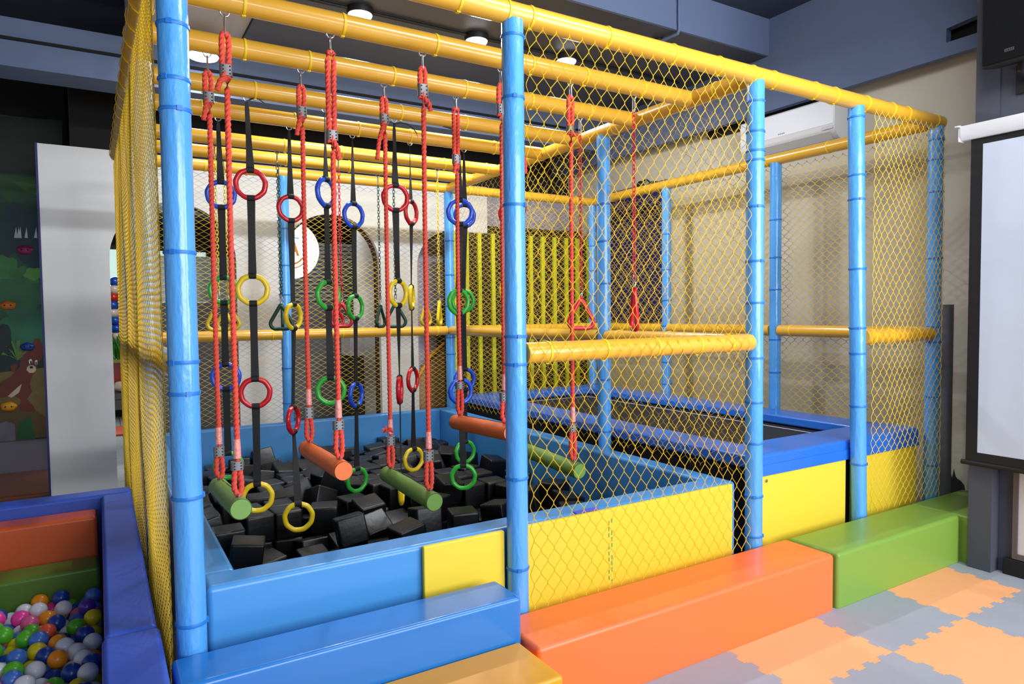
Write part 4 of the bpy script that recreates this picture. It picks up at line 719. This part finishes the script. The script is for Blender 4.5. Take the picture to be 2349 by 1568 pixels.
# ------------------------------------------------------------------ projection screen
sc = thing('projection_screen', 'white projection screen with black border hanging before the dark column', 'projection screen', (4.0, -1.2, .6))
SY0, SY1 = -2.3, -.40
MB().prism([(3.965, SY1+.045, 2.52), (4.025, SY1+.045, 2.52), (4.025, SY1+.045, 2.44), (3.985, SY1+.045, 2.44), (3.965, SY1+.045, 2.465)], (0, SY0-SY1-.09, 0)).build('casing', M_WPLAST, sc, smooth=False, bevel=.004)
MB().box(3.972, 4.03, SY1+.046, SY1+.056, 2.435, 2.527).box(3.95, 3.972, SY1+.046, SY1+.066, 2.515, 2.523).build('end_cap', M_WPLAST, sc, smooth=False, bevel=.002)
mb = MB().box(4.0, 4.0016, SY0, SY1-.06, .68, 2.405); mb.build('screen', M_SCREEN, sc, smooth=False)
mb = MB().box(3.9994, 4.0012, SY1-.0605, SY1, .63, 2.44).box(3.9994, 4.0012, SY0, SY1-.0605, 2.405, 2.44).box(3.9994, 4.0012, SY0, SY1-.0605, .63, .68)
mb.build('border', M_BPLAST, sc, smooth=False)
MB().tube([(4.0, SY0-.03, .616), (4.0, SY1+.02, .616)], .014, 16).build('bottom_bar', M_BPLAST, sc)
bd = thing('whiteboard', 'white board on the wall below the projection screen', 'board', (4.115, -1.3, .1))
MB().box(4.108, 4.124, -2.6, -.625, .125, .62).build('panel', mat('off white board', (206, 204, 206), .4), bd, smooth=False)
MB().box(4.10, 4.125, -.624, -.60, .095, .63).box(4.10, 4.125, -2.62, -.625, .095, .124).build('frame', mat('grey brown board frame', (96, 84, 84), .5), bd, smooth=False)

# ------------------------------------------------------------------ loudspeaker
sp = thing('wall_speaker', 'black loudspeaker mounted high on the dark column at the top right', 'loudspeaker', (3.88, -.66, 2.8))
MB().prism([(3.86, -.50, 2.765), (3.86, -.50, 3.26), (4.02, -.50, 3.30), (4.02, -.50, 2.80)], (0, -.34, 0)).build('cabinet', M_BPLAST, sp, smooth=False, bevel=.02)
MB().prism([(3.852, -.515, 2.785), (3.852, -.515, 3.24), (3.858, -.515, 3.24), (3.858, -.515, 2.785)], (0, -.31, 0)).build('grille', mat('black speaker grille', (7, 8, 11), .9, .4, 220, spec=.2), sp, smooth=False)
bp_ = at(2315, 113, X=3.85)
lb = MB().box(3.8500, 3.8515, bp_.y-.022, bp_.y+.022, bp_.z-.008, bp_.z+.008); 
lo = lb.build('badge', M_METAL, sp, smooth=False)
lt = MB()
for k, wd in enumerate((.004, .006, .005, .005)): lt.box(3.8492, 3.8499, bp_.y+.016-k*.0095-wd, bp_.y+.016-k*.0095, bp_.z-.004, bp_.z+.004)
lt.build('lettering', M_BLACK, lo, smooth=False)
MB().tube([(3.97, -.66, 2.80), (3.97, -.66, 2.74), (4.0, -.66, 2.72), (4.035, -.66, 2.72)], .028, 14).box(4.03, 4.0399, -.72, -.60, 2.64, 2.79).build('bracket', M_BPLAST, sp)

# ------------------------------------------------------------------ pipes, lamps
def t_(name, mb, m, label, cat, loc, group=None, **k): return tag(mb.build(name, m, loc=loc, **k), label, cat, group)
t_('steel_pipe', MB().tube([(4.62, .01, .2792+(-.29)), (4.62, .01, .9), (4.62, .01, 1.52)], .034, 22), M_GREY, 'grey upright pipe beside the last blue post', 'pipe', (4.62, .01, -.012))
cp = MB().tube([(3.557, 1.41, 3.899), (3.557, 1.41, 3.66), (3.56, 1.412, 3.60), (3.565, 1.43, 3.578), (3.565, 1.50, 3.578), (3.555, 1.60, 3.578)], .013, 12)
t_('conduit', cp, M_SLATE, 'slate painted conduit bending under the ceiling beam', 'conduit', (3.557, 1.41, 3.6))
t_('junction_box', MB().tube([(3.555, 1.63, 3.598), (3.555, 1.63, 3.555)], .04, 18), M_BPLAST, 'small dark round junction box under the ceiling beam', 'junction box', (3.555, 1.63, 3.56))
def lamp(x, y, z, r, label, watts):
    t = thing('ceiling_lamp', label, 'ceiling lamp', (x, y, z), 'round ceiling lamps')
    MB().tube([(x, y, z+.004), (x, y, z-.02), (x, y, z-.045)], [r*1.05, r*1.08, r*1.0], 32).build('housing', M_BPLAST, t)
    MB().tube([(x, y, z-.046), (x, y, z-.058), (x, y, z-.066)], [r*.96, r*.9, r*.5], 32).build('diffuser', mat('glowing lamp diffuser', (236, 242, 255), .4, emit=14), t)
    l = bpy.data.lights.new('lamp_light', 'AREA'); l.shape = 'DISK'; l.size = r*1.8; l.energy = watts; l.color = (.93, .96, 1)
    o = bpy.data.objects.new('lamp_light', l); COL.objects.link(o); o.location = (x, y, z-.075)
for x, nm, wt in ((.93, 'round ceiling lamp hidden behind the first yellow bar', 9), (1.384, 'round ceiling lamp seen above the second yellow bar, left of two', 34), (2.294, 'round ceiling lamp left of the second front post', 34), (3.13, 'round ceiling lamp seen through the netting', 34)):
    if x > 1: lamp(x, 2.255, 3.6, .085, nm, wt)
lp = at(466, 135, Y=3.35); lamp(lp.x, lp.y, lp.z+.066, .115, 'bright round ceiling lamp beside the top of the large left post', 8)
t_('lamp_stem', MB().tube([(lp.x, lp.y, lp.z+.072), (lp.x, lp.y, 3.619)], .012, 10), M_BPLAST, 'short black stem holding the bright lamp near the left post', 'lamp stem', (lp.x, lp.y, lp.z+.08)) if lp.z < 3.5 else None
t_('conduit', MB().tube([(.80, 2.255, 3.585), (2.2, 2.255, 3.585), (4.4, 2.255, 3.585)], .012, 10), M_BPLAST, 'black conduit running along the row of ceiling lamps', 'conduit', (2.2, 2.255, 3.585))
# threaded hanger rod with its small brackets, left of the cage
hr = thing('hanger_rod', 'thin steel hanger rod with brackets above the left netting', 'hanger rod', (.012, 3.3, 3.4))
MB().tube([(.035, 3.3, 3.619), (.012, 3.3, 3.35)], .004, 8).build('rod', M_METAL, hr)
MB().box(-.02, .03, 3.29, 3.31, 3.415, 3.427).build('bracket', M_METAL, hr, smooth=False)
MB().box(-.05, .0, 3.28, 3.32, 3.03, 3.045).tube([(.01, 3.3, 3.35), (-.01, 3.3, 3.2), (-.02, 3.3, 3.03)], .02, 12).build('cable_bundle', M_BPLAST, hr)

# ------------------------------------------------------------------ slatted screen behind the trampoline, navy panel on the right wall
sl = thing('slatted_screen', 'black screen with yellow green vertical slats behind the trampoline', 'slatted screen', (3.7, 3.95, 0))
box(2.80, 4.69, 3.93, 3.96, -.012, 2.33).build('backing', M_BLACK, sl, smooth=False)
M_SLAT = mat('yellow green slat', (212, 214, 40), .5)
for i, px in enumerate((1039, 1073, 1102, 1133, 1162, 1192, 1220, 1247, 1274, 1301, 1326, 1355)):
    c = at(px, 700, Y=3.90).x; w2 = .04 if i in (0, 11) else .021
    box(c-w2, c+w2, 3.895, 3.929, -.012, 2.33).build('slat', M_SLAT, sl, smooth=False, bevel=.004)
blk('wall_panel', (4.70, 4.748, 2.72, 3.62, 1.39, 2.82), mat('navy cloth panel', (26, 32, 92), .7), 'navy blue panel on the cream wall behind the trampoline', 'wall panel', .006)
t_('cable_reel', MB().torus((4.72, 3.05, 2.80), (1, 0, 0), .07, .007, 24, 6).torus((4.73, 2.95, 2.76), (1, .2, 0), .08, .005, 24, 6).sphere((4.715, 3.12, 2.83), .04), M_BPLAST, 'black cable coil and small device hanging on the cream wall', 'cable', (4.72, 3.05, 2.8))

# ------------------------------------------------------------------ round lit sign in the middle arch
sg = thing('round_sign', 'bright round white sign hanging in the middle arch', 'sign', (1.43, 4.62, 2.14))
cS = Vector((1.43, 4.6, 2.145))
MB().tube([cS+Vector((0, .035, 0)), cS], .29, 48).build('lightbox', mat('glowing sign face', (250, 250, 246), .4, emit=1.25), sg, angle=30)
art = MB(); aY = -.0015
def ap(pts, d=.001): art.prism([cS+Vector((x, aY, z)) for x, z in pts], (0, -d, 0))
for i in range(44):
    a = 2*PI*i/44; c_ = (math.cos(a)*.262, math.sin(a)*.262); ap([(c_[0]+.004*math.cos(q), c_[1]+.007*math.sin(q)) for q in (0, 1.57, 3.14, 4.71)])
def arcband(r0_, r1_, a0, a1, n=20): ap([(r0_*math.cos(a0+(a1-a0)*i/n), r0_*math.sin(a0+(a1-a0)*i/n)) for i in range(n+1)]+[(r1_*math.cos(a1-(a1-a0)*i/n), r1_*math.sin(a1-(a1-a0)*i/n)) for i in range(n+1)])
arcband(.15, .135, -2.4, -.55); arcband(.19, .18, -2.2, -.7)
ap([(-.01, -.05), (.02, .07), (.05, .08), (.09, -.06), (.065, -.055), (.055, -.02), (.025, -.02), (.02, -.05)])
ap([(-.16, .0), (-.14, .06), (-.10, .05), (-.11, -.02)]); ap([(-.08, .0), (-.06, .07), (-.03, .06), (-.04, -.03)])
art.build('drawing', mat('orange sign print', (226, 130, 20), .5, emit=.25), sg, smooth=False)
ar2 = MB()
for (a, b, c_, d) in ((-.04, .10, .02, .115), (.03, .12, .09, .13), (.0, .15, .05, .16)): ar2.prism([cS+Vector((x, aY, z)) for x, z in ((a, b), (c_, b-.008), (c_, d-.008), (a, d))], (0, -.001, 0))
ar2.build('lettering', mat('cyan sign print', (90, 190, 220), .5, emit=.25), sg, smooth=False)
MB().tube([cS+Vector((.12, .02, .26)), cS+Vector((.16, .02, .30)), cS+Vector((.2, .1, .33))], .014, 10).tube([(1.64, 4.7, 2.475), (1.64, 4.7, 2.899)], .01, 8).build('bracket', mat('bronze bracket', (120, 80, 50), .4, metal=.6), sg)

# roller shutter slats, side column, dark cupboard seen through the arches
def shutter(x0, x1, label):
    m = MB()
    for i in range(15): z = 1.645+i*.045; m.prism([(x0, 5.50, z), (x0, 5.485, z+.012), (x0, 5.485, z+.03), (x0, 5.50, z+.043), (x0, 5.52, z+.043), (x0, 5.52, z)], (x1-x0, 0, 0))
    t_('roller_shutter', m, mat('grey shutter slats', (104, 110, 116), .45), label, 'roller shutter', ((x0+x1)/2, 5.5, 1.645), smooth=False)
shutter(1.2, 2.5, 'grey roller shutter seen through the middle arch')
gl = thing('glass_hatch', 'grey green glass hatch with bright reflections seen through the left arch', 'hatch', (.8, 5.5, 1.645))
box(.16, 1.15, 5.50, 5.51, 1.645, 2.12).build('glass', mat('grey green glass', (120, 134, 128), .15), gl, smooth=False)
mm = MB()
for i in range(6): mm.box(.2, 1.1-.07*i, 5.494, 5.499, 2.06-.06*i, 2.066-.06*i)
mm.build('slat', mat('painted glass reflection', (196, 206, 206), .3), gl, smooth=False)  # pale bars paint reflections on the glass, no real slats
t_('round_column', MB().tube([(2.36, 4.95, -.013), (2.36, 4.95, 1.2), (2.36, 4.95, 2.899)], .17, 30), M_WHITE, 'white round column just behind the middle arch', 'column', (2.36, 4.95, -.013))
blk('cupboard', (2.02, 2.17, 4.6, 4.9, -.012, 1.05), mat('black cupboard', (18, 16, 16), .7), 'narrow black cupboard inside the right side of the middle arch', 'cupboard', .004)
blk('wall_cabinet', (2.02, 2.17, 4.6, 4.9, 1.06, 1.45), mat('pale grey cabinet', (180, 178, 184), .6), 'pale grey box cabinet above the narrow black cupboard', 'cabinet', .004)
blk('low_cabinet', (2.9, 3.3, 4.322, 4.358, -.012, 1.58), mat('charcoal cabinet', (58, 58, 62), .6), 'charcoal cabinet inside the third arch', 'cabinet', .004)
pp = [(2.645, 4.28, .8), (2.66, 4.28, .85), (2.80, 4.28, 1.05), (2.95, 4.28, 1.17), (3.1, 4.28, 1.25)]
arch_ = thing('curved_board', 'brown board with an orange curved edge inside the third arch', 'board', (2.8, 4.41, .3))
MB().prism([(2.645, 4.29, -.012), (2.645, 4.29, .8), (2.66, 4.29, .85), (2.80, 4.29, 1.05), (2.95, 4.29, 1.17), (3.1, 4.29, 1.25), (3.1, 4.29, -.012)], (0, .025, 0)).build('panel', mat('tan brown board', (170, 128, 98), .6), arch_, smooth=False)
MB().tube(pp, .018, 10).build('edge_band', mat('orange edging', (240, 150, 30), .4), arch_)

# ------------------------------------------------------------------ far room seen through the left arch
wf = thing('lit_window', 'bright daylight window of the far room', 'window', (.1, 9.4, 1.65))
box(-1.5, 1.3, 9.44, 9.46, 1.68, 2.5).build('pane', mat('daylight behind glass', (206, 236, 226), .4, emit=.85), wf, smooth=False)
f = MB(); 
for x in (-1.5, -.6, .12, .5, 1.3): f.box(x-.03, x+.03, 9.38, 9.438, 1.62, 2.56)
f.box(-1.53, 1.33, 9.38, 9.438, 2.5, 2.56).box(-1.53, 1.33, 9.38, 9.438, 1.60, 1.67); f.build('frame', mat('dark window frame', (60, 50, 46), .5), wf, smooth=False)
bcols = [('red', (214, 40, 34)), ('blue', (30, 84, 190)), ('cream', (240, 220, 200))]
for k in range(9):
    for s_ in range(2):
        nm, rgb = bcols[(k*2+s_*(1 if k % 2 else 2)) % 3] if k % 3 else bcols[(k//3+s_) % 2]
        z = 1.16+.095*k; x = -.045+.115*s_+.015*math.sin(k)
        o = MB().sphere((0, 0, 0), .068, .068, .062, 18, 12).build('balloon', mat(nm+' balloon', rgb, .25, coat=.4), loc=(0, 0, 0)); o.location = (x, 7.2+.05*s_, z)
        tag(o, '%s balloon in the balloon column of the far room' % nm, 'balloon', '%s balloons of the far room column' % nm)
struct('trim_14', box(-.6, 1.2, 7.02, 7.1, 1.05, 1.085), M_BLACK, smooth=False)
pl = thing('planter', 'red planter with a lime rim and green leaves in the far room', 'planter', (-.02, 6.3, .72))
MB().prism([(-.2, 6.15, .72), (.09, 6.15, .72), (.12, 6.15, 1.0), (-.22, 6.15, 1.0)], (0, .25, 0)).build('pot', mat('red pot', (170, 20, 28), .35), pl, smooth=False)
MB().box(-.24, .14, 6.13, 6.42, 1.0, 1.03).build('rim', mat('lime rim', (150, 160, 30), .4), pl, smooth=False)
lv = MB(); rl = random.Random(5)
for _ in range(26):
    x = rl.uniform(-.18, .1); y = rl.uniform(6.18, 6.36); a = rl.uniform(-.09, .09); h_ = rl.uniform(.14, .3); lv.tube([(x, y, 1.02), (x+a*.5, y, 1.02+h_*.6), (x+a, y, 1.02+h_)], [.016, .014, .003], 5)
lv.build('foliage', mat('leaf green', (52, 130, 44), .5), pl)
tb = thing('table', 'dark table of the far room carrying a wrapped bundle', 'table', (-.05, 5.95, 0))
box(-.5, .8, 5.6, 6.5, .66, .715).build('tabletop', mat('dark steel tabletop', (74, 74, 80), .3), tb, smooth=False)
box(-.5, .8, 5.62, 6.48, .55, .655).build('apron', mat('dark brown apron', (78, 68, 64), .5), tb, smooth=False)
for x in (-.46, .7):
    for y in (5.66, 6.4): box(x, x+.05, y, y+.05, -.012, .549).build('leg', M_BLACK, tb, smooth=False)
bg_ = MB().sphere((-.04, 5.8, .77), .075, .08, .055, 18, 12)
for v in bg_.v: v += Vector((math.sin(v.z*90), math.cos(v.x*80), 0))*.008
bg_.tube([(.01, 5.8, .79), (.04, 5.8, .80), (.055, 5.8, .81)], [.02, .006, .014], 8)
t_('cloth_bundle', bg_, mat('cream cloth', (206, 190, 172), .8), 'cream cloth bundle on the dark table of the far room', 'bundle', (-.04, 5.8, .716))
blk('floor_mat', (-.35, .5, 7.55, 8.3, -.0135, .012), mat('orange red mat', (214, 86, 46), .6), 'orange mat on the tiled floor of the far room', 'mat', .004)

# scuffed dark stain low on the cream wall behind the pipe
stn = MB(); q = [(2168, 1120), (2170, 1100), (2176, 1096), (2180, 1078), (2184, 1096), (2188, 1074), (2192, 1092), (2197, 1098), (2204, 1102), (2212, 1112), (2214, 1124), (2200, 1130), (2170, 1130)]
stn.prism([(4.7495, at(a, b, X=4.7495).y, at(a, b, X=4.7495).z) for a, b in q], (-.0006, 0, 0))
struct('trim_16', stn, mat('black scuff', (44, 42, 42), .9), smooth=False)
